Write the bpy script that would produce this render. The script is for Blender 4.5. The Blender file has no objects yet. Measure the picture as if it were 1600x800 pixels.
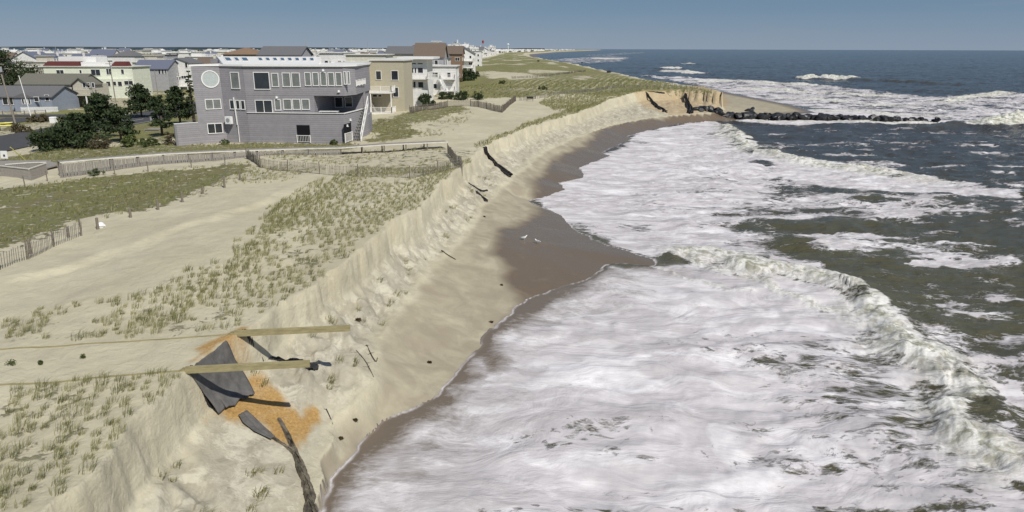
import bpy, math, random
import numpy as np
from mathutils import Vector
random.seed(7); RNG = np.random.default_rng(7)
S = bpy.context.scene; COL = S.collection
# ------------------------------------------------------------------ camera, sky, sun, exposure
FPX = 1080.0; PITCH = math.radians(16.7); ROLL = math.radians(0.18); CAMZ = 17.0
cd = bpy.data.cameras.new('camera'); cam = bpy.data.objects.new('camera', cd); COL.objects.link(cam)
cd.sensor_width = 36; cd.lens = 36 * FPX / 1600; cd.clip_start = 0.5; cd.clip_end = 200000
cam.location = (0, 0, CAMZ)
from mathutils import Matrix
cam.rotation_euler = (Matrix.Rotation(math.radians(90) - PITCH, 3, 'X') @ Matrix.Rotation(ROLL, 3, 'Z')).to_euler()
S.camera = cam
w = bpy.data.worlds.new('World'); S.world = w; w.use_nodes = True
wn = w.node_tree; bg = wn.nodes['Background']
sky = wn.nodes.new('ShaderNodeTexSky'); sky.sky_type = 'NISHITA'; sky.sun_disc = False
SUN_EL = math.radians(47); SUN_AZ = math.radians(142)     # azimuth clockwise from +Y: behind and to the right
sky.sun_elevation = SUN_EL; sky.sun_rotation = SUN_AZ
sky.air_density = 1.0; sky.dust_density = 0.15; sky.ozone_density = 4.0; sky.altitude = 0
# faint high streaks of cloud in the sky
tc = wn.nodes.new('ShaderNodeTexCoord'); mp = wn.nodes.new('ShaderNodeMapping'); mp.inputs['Scale'].default_value = (3, 3, 26)
nz = wn.nodes.new('ShaderNodeTexNoise'); nz.inputs['Scale'].default_value = 2.2; nz.inputs['Detail'].default_value = 5
mr = wn.nodes.new('ShaderNodeMapRange'); mr.inputs['From Min'].default_value = 0.56; mr.inputs['From Max'].default_value = 0.80
mr.inputs['To Max'].default_value = 0.22
mx = wn.nodes.new('ShaderNodeMix'); mx.data_type = 'RGBA'; mx.inputs['B'].default_value = (3.4, 3.7, 4.3, 1)
wl = wn.links.new
tint = wn.nodes.new('ShaderNodeMix'); tint.data_type = 'RGBA'; tint.blend_type = 'MULTIPLY'; tint.inputs['Factor'].default_value = 1
tint.inputs['B'].default_value = (0.98, 0.92, 0.86, 1)
wl(tc.outputs['Generated'], mp.inputs['Vector']); wl(mp.outputs[0], nz.inputs['Vector']); wl(nz.outputs['Fac'], mr.inputs['Value'])
wl(sky.outputs[0], tint.inputs['A'])
sxyz = wn.nodes.new('ShaderNodeSeparateXYZ'); wl(tc.outputs['Generated'], sxyz.inputs[0])
lowr = wn.nodes.new('ShaderNodeMapRange'); lowr.inputs['From Max'].default_value = .075; wl(sxyz.outputs['Z'], lowr.inputs['Value'])
low = wn.nodes.new('ShaderNodeMix'); low.data_type = 'RGBA'; low.inputs['A'].default_value = (2.5, 3.5, 5.0, 1); low.inputs['B'].default_value = (1.15, 2.35, 3.95, 1); wl(lowr.outputs[0], low.inputs['Factor'])
hi = wn.nodes.new('ShaderNodeMapRange'); hi.inputs['From Min'].default_value = .05; hi.inputs['From Max'].default_value = .5; hi.inputs['To Min'].default_value = .15; wl(sxyz.outputs['Z'], hi.inputs['Value'])
skm = wn.nodes.new('ShaderNodeMix'); skm.data_type = 'RGBA'; wl(hi.outputs[0], skm.inputs['Factor']); wl(low.outputs['Result'], skm.inputs['A']); wl(tint.outputs['Result'], skm.inputs['B'])
wl(mr.outputs[0], mx.inputs['Factor']); wl(skm.outputs['Result'], mx.inputs['A']); wl(mx.outputs['Result'], bg.inputs['Color'])
bg.inputs['Strength'].default_value = 0.078
sd_ = bpy.data.lights.new('sun', 'SUN'); sd_.energy = 4.2; sd_.angle = math.radians(0.53); sd_.color = (1, 0.955, 0.88)
sun = bpy.data.objects.new('sun', sd_); COL.objects.link(sun)
sdir = Vector((math.sin(SUN_AZ) * math.cos(SUN_EL), math.cos(SUN_AZ) * math.cos(SUN_EL), math.sin(SUN_EL)))
sun.rotation_euler = sdir.to_track_quat('Z', 'Y').to_euler(); sun.location = sdir * 100
S.view_settings.view_transform = 'Standard'; S.view_settings.look = 'None'
S.view_settings.exposure = 0.1; S.view_settings.gamma = 1
S.render.engine = 'CYCLES'

# ------------------------------------------------------------------ pixel rays
def ray(px, py):
    px = np.asarray(px, float); py = np.asarray(py, float)
    u0 = (px - 800) / FPX; v0 = (400 - py) / FPX
    c, s = math.cos(ROLL), math.sin(ROLL)
    u = u0 * c - v0 * s; v = u0 * s + v0 * c
    return u, math.cos(PITCH) + v * math.sin(PITCH), -math.sin(PITCH) + v * math.cos(PITCH)
def at(px, py, z=0.0):
    dx, dy, dz = ray(px, py); t = (z - CAMZ) / dz
    return float(dx * t), float(dy * t)
def zray(px, py, Y):
    """height of the pixel ray where it reaches depth Y"""
    dx, dy, dz = ray(px, py); return float(CAMZ + dz * Y / dy)

# ------------------------------------------------------------------ numpy noise
def _h(ix, iy, seed):
    n = (ix.astype(np.int64) * 374761393 + iy.astype(np.int64) * 668265263 + seed * 1442695041) & 0xffffffff
    n = ((n ^ (n >> 13)) * 1274126177) & 0xffffffff
    return ((n ^ (n >> 16)) & 0xffffff) / float(0xffffff)
def vnoise(x, y, seed=0):
    ix = np.floor(x); iy = np.floor(y); fx = x - ix; fy = y - iy
    ux = fx * fx * fx * (fx * (fx * 6 - 15) + 10); uy = fy * fy * fy * (fy * (fy * 6 - 15) + 10)
    a = _h(ix, iy, seed); b = _h(ix + 1, iy, seed); c = _h(ix, iy + 1, seed); d = _h(ix + 1, iy + 1, seed)
    return (a * (1 - ux) + b * ux) * (1 - uy) + (c * (1 - ux) + d * ux) * uy
def fbm(x, y, octv=4, seed=0, gain=0.5):
    t = 0; a = 1; n = 0
    for i in range(octv):
        t = t + a * vnoise(x, y, seed + i * 17); n += a; a *= gain
        x, y = x * 1.93 + y * 0.5 + 3.1, y * 1.93 - x * 0.5 + 7.7
    return t / n
def sst(a, b, x):
    t = np.clip((x - a) / (b - a), 0, 1); return t * t * (3 - 2 * t)
def seg_dist(pts, X, Y):
    """distance to open polyline, signed side (+ left of travel), arclength fraction"""
    pts = np.asarray(pts, float); best = np.full(X.shape, 1e18); side = np.zeros(X.shape); u = np.zeros(X.shape)
    L = np.hypot(*(pts[1:] - pts[:-1]).T); cum = np.concatenate([[0], np.cumsum(L)])
    for i in range(len(pts) - 1):
        ax, ay = pts[i]; bx, by = pts[i + 1]; ex, ey = bx - ax, by - ay; l2 = ex * ex + ey * ey + 1e-12
        t = np.clip(((X - ax) * ex + (Y - ay) * ey) / l2, 0, 1)
        d2 = (X - ax - t * ex) ** 2 + (Y - ay - t * ey) ** 2
        m = d2 < best
        best = np.where(m, d2, best); side = np.where(m, np.sign(ex * (Y - ay) - ey * (X - ax)), side)
        u = np.where(m, (cum[i] + t * L[i]) / cum[-1], u)
    return np.sqrt(best), side, u
def inside(poly, X, Y):
    c = np.zeros(X.shape, bool); n = len(poly)
    for i in range(n):
        x1, y1 = poly[i]; x2, y2 = poly[(i + 1) % n]
        if y1 == y2: continue
        c ^= ((y1 > Y) != (y2 > Y)) & (X < (x2 - x1) * (Y - y1) / (y2 - y1) + x1)
    return c
def sdpoly(poly, X, Y):
    d, _, _ = seg_dist(list(poly) + [poly[0]], X, Y)
    return np.where(inside(poly, X, Y), d, -d)
def smooth_poly(pts, n=3):
    """Chaikin smoothing, end points kept"""
    p = [tuple(q) for q in pts]
    for _ in range(n):
        r = [p[0]]
        for a, b in zip(p[:-1], p[1:]):
            r += [(a[0] * .75 + b[0] * .25, a[1] * .75 + b[1] * .25), (a[0] * .25 + b[0] * .75, a[1] * .25 + b[1] * .75)]
        p = r + [p[-1]]
    return p

# ------------------------------------------------------------------ terrain shape (metres; x along the picture, y away from the viewer, sea level 0)
FARC = [(55, 206), (49, 255), (46, 340), (40, 520), (32, 700), (22, 1250), (36, 2000), (190, 3500), (900, 8000), (1500, 12500)]
crest_near = [at(*p, 5.05) for p in [(180, 700), (240, 632), (284, 584), (372, 524), (480, 457), (560, 400), (600, 360), (660, 320), (710, 275), (748, 238)]]
crest_mid = [at(790, 214, 4.8), at(850, 193, 4.6), at(900, 178, 4.7), at(950, 158, 5.3), at(985, 147, 5.9), at(1010, 142, 6.3), at(1060, 141, 6.3), at(1105, 143, 6.2), at(1130, 152, 5.0)]
CREST = [(-12.4, -60), (-12.3, 15)] + crest_near + crest_mid + FARC + [(-40000, 12500), (-40000, -60)]
toe_px = [(484, 800), (522, 655), (577, 598), (592, 540), (645, 460), (692, 400), (724, 370), (764, 310), (800, 278), (850, 237), (900, 215), (960, 195), (1030, 182), (1075, 179), (1110, 177), (1132, 172)]
TOE = [(-7.9, -60), (-7.7, 15)] + [at(*p, z) for p, z in zip(toe_px, [.65, 1.3, 1.6] + [1.8] * 20)] + [(61, 208), (56, 258), (52, 340), (46, 520), (38, 700), (29, 1250), (45, 2000), (210, 3500), (930, 8000), (1560, 12500), (-40000, 12500), (-40000, -60)]
wl_px = [(512, 792), (518, 750), (556, 706), (588, 664), (640, 636), (672, 626), (700, 590), (742, 545), (780, 502), (822, 468), (870, 451), (928, 432), (942, 413), (975, 411), (1020, 415),
         (1018, 405), (965, 389), (925, 375), (893, 357), (874, 336), (850, 325), (822, 314), (848, 309), (884, 296), (872, 286), (912, 277), (904, 262), (952, 243), (938, 238), (988, 217), (978, 213), (1012, 204), (1060, 194), (1105, 190), (1138, 189)]
WLINE = [(-5.2, -60), (-6.0, 15)] + [at(*p, 0.1) for p in wl_px] + [at(1180, 184, .1), at(1275, 176, .1), at(1240, 165, .1), at(1190, 155, .1), at(1128, 143, .1)] + \
        [(77, 400), (62, 690), (48, 1250), (62, 2000), (235, 3500), (960, 8000), (1600, 12500), (-40000, 12500), (-40000, -60)]
# control heights of the land behind the scarp: picture point, height
cp = [(90, 800, 5), (0, 700, 4.9), (0, 560, 5.05), (200, 560, 5.05), (300, 540, 5.05), (160, 480, 5.1), (300, 400, 5.3), (0, 440, 5.0), (200, 352, 5.0), (100, 400, 4.8), (0, 330, 4.3), (150, 310, 4.3), (350, 285, 5.0), (300, 290, 4.6),
      (0, 285, 3.9), (430, 262, 5.1), (600, 300, 5.3), (600, 350, 5.3), (680, 280, 5.2), (740, 245, 5.1), (700, 230, 5.0), (560, 245, 4.7), (500, 223, 4.45), (300, 226, 4.35), (120, 236, 3.6), (0, 245, 3.1), (60, 205, 3.0), (0, 180, 3.0), (250, 175, 3.0), (150, 160, 3.0),
      (575, 218, 4.6), (640, 200, 5.0), (700, 190, 5.0), (640, 178, 5.3), (740, 200, 4.9), (800, 172, 4.9), (760, 160, 5.2), (850, 160, 5.0), (850, 180, 4.7), (900, 165, 5.0), (950, 150, 5.7), (1000, 137, 6.4), (1080, 137, 6.4), (850, 145, 5.9), (900, 140, 6.1)]
CP = [(*at(a, b, c), c) for a, b, c in cp] + [(0, 200, 6.0), (-12, 180, 5.2), (-30, 160, 4.0), (40, 230, 6.7), (0, 260, 7.0), (-14, 268, 5.5), (-30, 260, 3.2), (35, 330, 6.9), (0, 400, 8.0), (-18, 400, 7.0), (-40, 400, 3.2), (25, 520, 7.2), (0, 700, 8.0), (-25, 700, 6.5), (-50, 700, 3.0), (15, 700, 7.0),
     (5, 1200, 7.0), (-60, 1200, 3.2), (-5, 2000, 6), (20, 2000, 5.5), (-100, 2000, 3), (170, 3500, 5.5), (60, 3500, 3), (870, 8000, 5), (600, 8000, 3), (-90, 300, 3), (-200, 300, 3), (-90, 600, 3), (-300, 800, 3), (-400, 300, 3), (-55, 170, 3.2), (-45, 130, 3.6), (-700, 600, 3), (-700, 2000, 3), (-100, 60, 3), (-60, 40, 4.2), (-40, 20, 4.8), (-20, -20, 5), (-50, -30, 5)]
CP = np.array(CP); CPU = CP[:, 0] / (CP[:, 1] + 70) * 2.2; CPV = np.log(CP[:, 1] + 70)
def plateau(X, Y):
    U = X / (np.maximum(Y, -50) + 70) * 2.2; V = np.log(np.maximum(Y, -50) + 70); ws = 0; zs = 0
    for i in range(len(CP)):
        ww = 1 / ((U - CPU[i]) ** 2 + (V - CPV[i]) ** 2 + 0.0012) ** 2
        ws = ws + ww; zs = zs + ww * CP[i, 2]
    return zs / ws
TEX_POLY = [at(*p, 4.2) for p in [(270, 575), (372, 515), (470, 560), (480, 700), (380, 720), (300, 660)]]
WINDEDGE = [at(*p, 4.9) for p in [(-40, 448), (60, 428), (140, 404), (200, 388), (250, 366), (300, 352), (350, 334), (410, 316), (470, 296)]]
def wdist(X, Y): return sdpoly(WLINE, X, Y) + (fbm(X / 1.7, Y / 1.7, 4, 151) - .5) * .8
def terrain(X, Y, full=False):
    X = np.asarray(X, float); Y = np.asarray(Y, float)
    near = 1 / (1 + np.maximum(Y, 0) / 150)
    jit = (fbm(X / 2.6, Y / 2.6, 4, 3) - .5) * 1.5 + (fbm(X / 11, Y / 11, 2, 5) - .5) * 1.2
    dc = sdpoly(CREST, X, Y); dt = sdpoly(TOE, X, Y); dw = wdist(X, Y)
    tp = sdpoly(TEX_POLY, X, Y); calm = 1 - sst(-1.0, 0.3, tp)
    dcj = dc + jit * sst(30, 0, np.abs(dc)) * (.25 + .75 * calm); dtj = dt + (fbm(X / 2.2, Y / 2.2, 3, 9) - .5) * 1.1
    P = plateau(X, Y)
    dune = (fbm(X / 9, Y / 9, 4, 21) - .5) * .5 + (fbm(X / 2.3, Y / 2.3, 3, 22) - .5) * .10 + (fbm(X / .7, Y / .7, 2, 23) - .5) * .05
    hill = (fbm(X / 28, Y / 40, 3, 24) - .5) * 1.5 * sst(150, 220, Y) * sst(-45, -15, X)
    town = sst(-40, -60, X) * sst(60, 90, Y); P = P + dune * (1 - .93 * town) * np.where(Y > 85, sst(-30, -22, X) * .9 + .1, 1) * (.4 + .6 * sst(-1, -6, np.abs(tp) * -1)) + hill
    dd, si, uu = seg_dist(WINDEDGE, X, Y); ds = dd * si + (fbm(X / 3, Y / 3, 3, 27) - .5) * 2.0
    P = P + .26 * np.where(ds > 0, np.exp(-ds / 9), sst(-1.3, 0, ds)) * sst(0, .12, uu) * sst(1, .85, uu) * (dd < 30)
    z = P.copy()
    a = np.maximum(-dcj, 0); b = np.maximum(dtj, 0); t = a / (a + b + 1e-6)
    prof = .44 * sst(0, .065, t) + .56 * np.power(np.clip(t, 0, 1), .85)
    zt = .6 + 1.2 * sst(20, 34, Y)
    gul = (fbm(X / 1.1 + Y * .3, Y / 2.2, 4, 31) - .5) * 1.0 + (fbm(X / .35, Y / .5, 3, 33) - .5) * .28
    sc1 = (fbm(X / 1.9 + Y * .8, Y * .05 - X * .02, 3, 37) - .5) * .55
    terr = np.abs(((fbm(X / 5, Y / 5, 2, 35) * 5) % 1) - .5) * .5
    zs = P * (1 - prof) + zt * prof + (gul * calm * 1.1 + sc1 * calm * sst(.6, .1, t) - terr * .6 * calm + (fbm(X / 1.5, Y / 1.5, 3, 36) - .5) * .25 + (np.floor(fbm(X / 1.3, Y / 1.3, 3, 38) * 7) / 7 - .5) * .22 * calm) * np.sin(np.pi * np.clip(t, 0, 1)) ** .7
    z = np.where(dcj > 0, z, zs)
    a2 = np.maximum(-dtj, 0); b2 = np.maximum(dw, 0); t2 = a2 / (a2 + b2 + 1e-6)
    zb = zt * (1 - t2) + .1 * t2 - .25 * np.sin(np.pi * t2) * .6 + (fbm(X / 6, Y / 6, 3, 41) - .5) * .10 * np.sin(np.pi * t2)
    z = np.where(dtj > 0, z, zb)
    z = np.where(dw > 0, z, np.maximum(.1 + dw * .05, -4))
    bay = -(1000 + .05 * Y + 260 * (fbm(Y / 500, Y * 0, 3, 51) - .5))
    z = np.where(X < bay, np.maximum(-2, 3 - (bay - X) * .1), z)
    if full: return z, dcj, dtj, dw, t, P
    return z
def ground(x, y): return float(terrain(np.array([x]), np.array([y]))[0])
def hits(px, py, lo=12, hi=4000, n=420):
    """where picture rays meet the terrain"""
    px = np.atleast_1d(np.asarray(px, float)); py = np.atleast_1d(np.asarray(py, float))
    dx, dy, dz = ray(px, py); ts = np.geomspace(lo, hi, n)
    X = np.outer(dx / dy, ts); Y = np.outer(np.ones_like(dx), ts); Z = CAMZ + np.outer(dz / dy, ts)
    G = np.maximum(terrain(X.ravel(), Y.ravel()).reshape(X.shape), 0)
    below = Z < G; k = np.where(below.any(1), below.argmax(1), n - 1); k = np.maximum(k, 1); r = np.arange(len(px))
    d0 = Z[r, k - 1] - G[r, k - 1]; d1 = Z[r, k] - G[r, k]; f = np.clip(d0 / (d0 - d1 + 1e-9), 0, 1)
    yy = ts[k - 1] * (1 - f) + ts[k] * f
    xx = dx / dy * yy; return np.stack([xx, yy, CAMZ + dz / dy * yy], 1)
def hit(px, py, **k): return tuple(float(v) for v in hits([px], [py], **k)[0])

# ------------------------------------------------------------------ materials
def mat(name, color, rough=.85, spec=.3, var=.12, vscale=3.0, bump=0.0, bscale=20.0, stretch=(1, 1, 1), dirt=0.0, metal=0):
    m = bpy.data.materials.new(name); m.use_nodes = True; n = m.node_tree; p = n.nodes['Principled BSDF']
    p.inputs['Roughness'].default_value = rough; p.inputs['Specular IOR Level'].default_value = spec; p.inputs['Metallic'].default_value = metal
    tc = n.nodes.new('ShaderNodeTexCoord'); mp = n.nodes.new('ShaderNodeMapping'); mp.inputs['Scale'].default_value = stretch
    nz = n.nodes.new('ShaderNodeTexNoise'); nz.inputs['Scale'].default_value = vscale; nz.inputs['Detail'].default_value = 6; nz.inputs['Roughness'].default_value = .65
    r = n.nodes.new('ShaderNodeMapRange'); r.inputs['From Min'].default_value = .3; r.inputs['From Max'].default_value = .7; r.inputs['To Min'].default_value = 1 - var; r.inputs['To Max'].default_value = 1 + var
    mul = n.nodes.new('ShaderNodeVectorMath'); mul.operation = 'SCALE'; mul.inputs[0].default_value = color
    n.links.new(tc.outputs['Object'], mp.inputs[0]); n.links.new(mp.outputs[0], nz.inputs['Vector']); n.links.new(nz.outputs['Fac'], r.inputs['Value'])
    n.links.new(r.outputs[0], mul.inputs['Scale']); n.links.new(mul.outputs[0], p.inputs['Base Color'])
    if bump:
        b = n.nodes.new('ShaderNodeBump'); b.inputs['Strength'].default_value = bump; b.inputs['Distance'].default_value = .05
        n2 = n.nodes.new('ShaderNodeTexNoise'); n2.inputs['Scale'].default_value = bscale; n2.inputs['Detail'].default_value = 5
        n.links.new(mp.outputs[0], n2.inputs['Vector']); n.links.new(n2.outputs['Fac'], b.inputs['Height']); n.links.new(b.outputs[0], p.inputs['Normal'])
    return m
def siding(name, color, period=.2, gap=.62, var=.08):
    """lapped horizontal boards: thin groove every period metres"""
    m = mat(name, color, .75, .3, var, 1.5); n = m.node_tree; p = n.nodes['Principled BSDF']
    g = n.nodes.new('ShaderNodeNewGeometry'); sx = n.nodes.new('ShaderNodeSeparateXYZ'); n.links.new(g.outputs['Position'], sx.inputs[0])
    d = n.nodes.new('ShaderNodeMath'); d.operation = 'DIVIDE'; d.inputs[1].default_value = period; n.links.new(sx.outputs['Z'], d.inputs[0])
    f = n.nodes.new('ShaderNodeMath'); f.operation = 'FRACT'; n.links.new(d.outputs[0], f.inputs[0])
    r = n.nodes.new('ShaderNodeMapRange'); r.inputs['From Min'].default_value = .0; r.inputs['From Max'].default_value = .22; r.inputs['To Min'].default_value = gap; r.inputs['To Max'].default_value = 1
    n.links.new(f.outputs[0], r.inputs['Value'])
    fl = n.nodes.new('ShaderNodeMath'); fl.operation = 'FLOOR'; n.links.new(d.outputs[0], fl.inputs[0])
    wn_ = n.nodes.new('ShaderNodeTexWhiteNoise'); wn_.noise_dimensions = '1D'; n.links.new(fl.outputs[0], wn_.inputs['W'])
    r2 = n.nodes.new('ShaderNodeMapRange'); r2.inputs['To Min'].default_value = .94; r2.inputs['To Max'].default_value = 1.04; n.links.new(wn_.outputs['Value'], r2.inputs['Value'])
    m1 = n.nodes.new('ShaderNodeMath'); m1.operation = 'MULTIPLY'; n.links.new(r.outputs[0], m1.inputs[0]); n.links.new(r2.outputs[0], m1.inputs[1])
    src = p.inputs['Base Color'].links[0].from_socket; s2 = n.nodes.new('ShaderNodeVectorMath'); s2.operation = 'SCALE'
    n.links.new(src, s2.inputs[0]); n.links.new(m1.outputs[0], s2.inputs['Scale']); n.links.new(s2.outputs[0], p.inputs['Base Color'])
    b = n.nodes.new('ShaderNodeBump'); b.inputs['Strength'].default_value = .5; b.inputs['Distance'].default_value = .03; n.links.new(f.outputs[0], b.inputs['Height']); n.links.new(b.outputs[0], p.inputs['Normal'])
    return m
M = {}
M['mauve'] = siding('mauve siding', (.30, .287, .302), .27, .5); M['white_trim'] = mat('white paint', (.74, .73, .70), .5, .4, .05)
M['whitewall'] = siding('white siding', (.70, .69, .66), .18, .85); M['cream'] = siding('cream siding', (.62, .60, .50), .18, .85)
M['beige'] = siding('beige siding', (.50, .47, .39), .2, .8); M['lime'] = siding('pale green siding', (.68, .70, .58), .2, .88)
M['tan'] = mat('tan stucco', (.41, .375, .28), .85, .2, .1); M['bluegrey'] = siding('blue grey siding', (.27, .30, .36), .2, .8)
M['grey'] = siding('grey siding', (.36, .36, .37), .2, .8); M['greyroof'] = mat('grey shingles', (.14, .14, .145), .9, .2, .25, 6, .3, 8)
M['blueroof'] = mat('slate blue shingles', (.13, .145, .19), .85, .2, .2, 6, .3, 8); M['redroof'] = mat('dark red roof', (.10, .032, .028), .8, .2, .15, 3)
M['brownroof'] = mat('brown shingles', (.15, .115, .09), .9, .2, .25, 6); M['oliveroof'] = mat('olive grey shingles', (.15, .145, .12), .9, .2, .2, 5)
M['orangewood'] = mat('cedar shingles', (.22, .15, .10), .85, .2, .2, 5); M['whiteroof'] = mat('white flat roof', (.62, .61, .58), .6, .3, .1, 1)
M['glass'] = mat('dark window glass', (.03, .035, .04), .08, .6, .3, .6); M['blind'] = mat('window with pale blind', (.17, .18, .17), .3, .5, .25, 1)
M['glassblock'] = mat('frosted round glass', (.42, .46, .45), .4, .5, .1, 4); M['opening_shade'] = mat('near-black opening shade', (.012, .012, .014), .9, .1, 0)
M['greywood'] = mat('weathered grey wood', (.27, .25, .225), .9, .2, .25, 4, .4, 12, (1, 1, 6)); M['cap'] = mat('cap board in sunlit pale', (.58, .56, .50), .85, .2, .15, 3)  # cap colour is pale to paint the sunlit edge of the grey boards
M['timber'] = mat('treated yellow timber', (.30, .26, .14), .85, .2, .25, 3, .4, 15, (.5, 3, 3)); M['post'] = mat('old post wood', (.19, .165, .13), .9, .2, .2, 6)
M['slat'] = mat('sand fence slats', (.115, .10, .082), .9, .2, .25, 8); M['geo'] = mat('grey geotextile', (.105, .10, .095), .8, .3, .3, 2.5, .4, 6)
M['geoblack'] = mat('black geotextile and shadow strip', (.028, .027, .028), .7, .3, .5, 3, .6, 6); M['geostripe'] = mat('torn brown grey fabric', (.115, .10, .075), .85, .3, .9, 2.6, .8, 7)
M['rock'] = mat('wet black rock', (.022, .022, .023), .45, .5, .5, 2.5, .8, 3); M['asphalt'] = mat('asphalt', (.075, .075, .078), .95, .15, .12, 1.5)
M['paint'] = mat('road paint', (.6, .6, .58), .8, .3, .15, 4); M['yellow'] = mat('yellow plastic', (.65, .60, .16), .5, .4, .05)
M['bark'] = mat('bark', (.10, .08, .065), .95, .1, .3, 8); M['metal'] = mat('grey metal', (.30, .31, .32), .5, .5, .1); M['pole'] = mat('pole wood', (.24, .21, .18), .9, .2, .2, 4)
M['red'] = mat('red paint', (.28, .05, .045), .6, .3, .05); M['bird'] = mat('gull white', (.8, .8, .8), .7, .2, .05); M['birdgrey'] = mat('gull grey', (.3, .31, .33), .7, .2, .05)
M['plasticwhite'] = mat('white plastic', (.78, .78, .76), .5, .4, .04); M['dark'] = mat('dark weathered object', (.04, .035, .03), .9, .2, .2)
M['skin'] = mat('skin', (.45, .28, .2), .6, .3, .05); M['wetsuit'] = mat('black wetsuit', (.015, .015, .017), .6, .4, .1)
def leafmat(name, c1, c2):
    m = bpy.data.materials.new(name); m.use_nodes = True; n = m.node_tree; p = n.nodes['Principled BSDF']
    p.inputs['Roughness'].default_value = .7; p.inputs['Specular IOR Level'].default_value = .25
    a = n.nodes.new('ShaderNodeAttribute'); a.attribute_name = 'tone'
    x = n.nodes.new('ShaderNodeMix'); x.data_type = 'RGBA'; x.inputs['A'].default_value = (*c1, 1); x.inputs['B'].default_value = (*c2, 1)
    n.links.new(a.outputs['Fac'], x.inputs['Factor']); n.links.new(x.outputs['Result'], p.inputs['Base Color'])
    return m
M['grass'] = leafmat('beach grass', (.115, .13, .045), (.37, .345, .165)); M['pine'] = leafmat('dark pine needles', (.018, .032, .014), (.05, .07, .025))
M['shrub'] = leafmat('green shrub', (.04, .06, .018), (.12, .14, .045)); M['brownshrub'] = leafmat('brownish shrub', (.045, .04, .022), (.12, .095, .05))
M['groundcover'] = leafmat('green ground cover', (.07, .09, .02), (.18, .19, .06)); M['seaweed'] = leafmat('dried seaweed', (.03, .02, .01), (.08, .05, .02))

# ------------------------------------------------------------------ mesh helpers
def link_mesh(name, V, F, m=None, parent=None, smooth=False, attrs=None):
    me = bpy.data.meshes.new(name); me.from_pydata(V, [], F)
    if smooth: me.polygons.foreach_set('use_smooth', np.ones(len(me.polygons), bool))
    if attrs:
        for k, v in attrs.items():
            a = me.attributes.new(k, 'FLOAT', 'POINT'); a.data.foreach_set('value', np.asarray(v, np.float32).ravel())
    if m is not None: me.materials.append(m)
    o = bpy.data.objects.new(name, me); COL.objects.link(o)
    if parent is not None: o.parent = parent; o.matrix_parent_inverse = Matrix.Identity(4)
    return o
class MB:
    def __init__(s, o=(0, 0, 0)): s.V = []; s.F = []; s.o = Vector(o)
    def add(s, vs, fs):
        k = len(s.V); s.V += [tuple(Vector(v) - s.o) for v in vs]; s.F += [tuple(i + k for i in f) for f in fs]
    def prism(s, poly, z0, z1):
        """poly: xy list; z0, z1 numbers or per-point lists"""
        n = len(poly); a = z0 if hasattr(z0, '__len__') else [z0] * n; b = z1 if hasattr(z1, '__len__') else [z1] * n
        s.add([(p[0], p[1], a[i]) for i, p in enumerate(poly)] + [(p[0], p[1], b[i]) for i, p in enumerate(poly)],
              [tuple(range(n))[::-1], tuple(range(n, 2 * n))] + [(i, (i + 1) % n, n + (i + 1) % n, n + i) for i in range(n)])
    def hexa(s, p):  # 8 points: bottom 4, top 4
        s.add(p, [(3, 2, 1, 0), (4, 5, 6, 7), (0, 1, 5, 4), (1, 2, 6, 5), (2, 3, 7, 6), (3, 0, 4, 7)])
    def box(s, x0, x1, y0, y1, z0, z1): s.hexa([(x0, y0, z0), (x1, y0, z0), (x1, y1, z0), (x0, y1, z0), (x0, y0, z1), (x1, y0, z1), (x1, y1, z1), (x0, y1, z1)])
    def bar(s, a, b, w_, h_, up=(0, 0, 1)):
        a = Vector(a); b = Vector(b); d = (b - a).normalized(); u = Vector(up)
        if abs(d.dot(u)) > .99: u = Vector((1, 0, 0))
        r = d.cross(u).normalized() * w_ / 2; u = r.cross(d).normalized() * h_ / 2
        s.hexa([a - r - u, a + r - u, b + r - u, b - r - u, a - r + u, a + r + u, b + r + u, b - r + u])
    def tube(s, a, b, r0, r1, n=7):
        a = Vector(a); b = Vector(b); d = (b - a).normalized(); u = d.orthogonal().normalized(); v = d.cross(u)
        vs = [p + (u * math.cos(2 * math.pi * i / n) + v * math.sin(2 * math.pi * i / n)) * r for p, r in ((a, r0), (b, r1)) for i in range(n)]
        s.add(vs, [(i, (i + 1) % n, n + (i + 1) % n, n + i) for i in range(n)] + [tuple(range(n))[::-1], tuple(range(n, 2 * n))])
    def build(s, name, m, parent=None, smooth=False):
        o = link_mesh(name, s.V, s.F, m, parent, smooth)
        if parent is None: o.location = s.o
        return o
def tag(o, label=None, cat=None, group=None, kind=None):
    if label: o['label'] = label
    if cat: o['category'] = cat
    if group: o['group'] = group
    if kind: o['kind'] = kind
    return o
def empty(name, loc, label, cat, group=None):
    o = bpy.data.objects.new(name, None); COL.objects.link(o); o.location = loc; o.empty_display_size = .5
    return tag(o, label, cat, group)
def kids(o): return [c for c in bpy.data.objects if c.parent == o]
def copy_tree(o, parent=None, ch=None):
    c = o.copy(); COL.objects.link(c)
    if parent is not None: c.parent = parent
    for k in kids(o): copy_tree(k, c)
    return c

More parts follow.
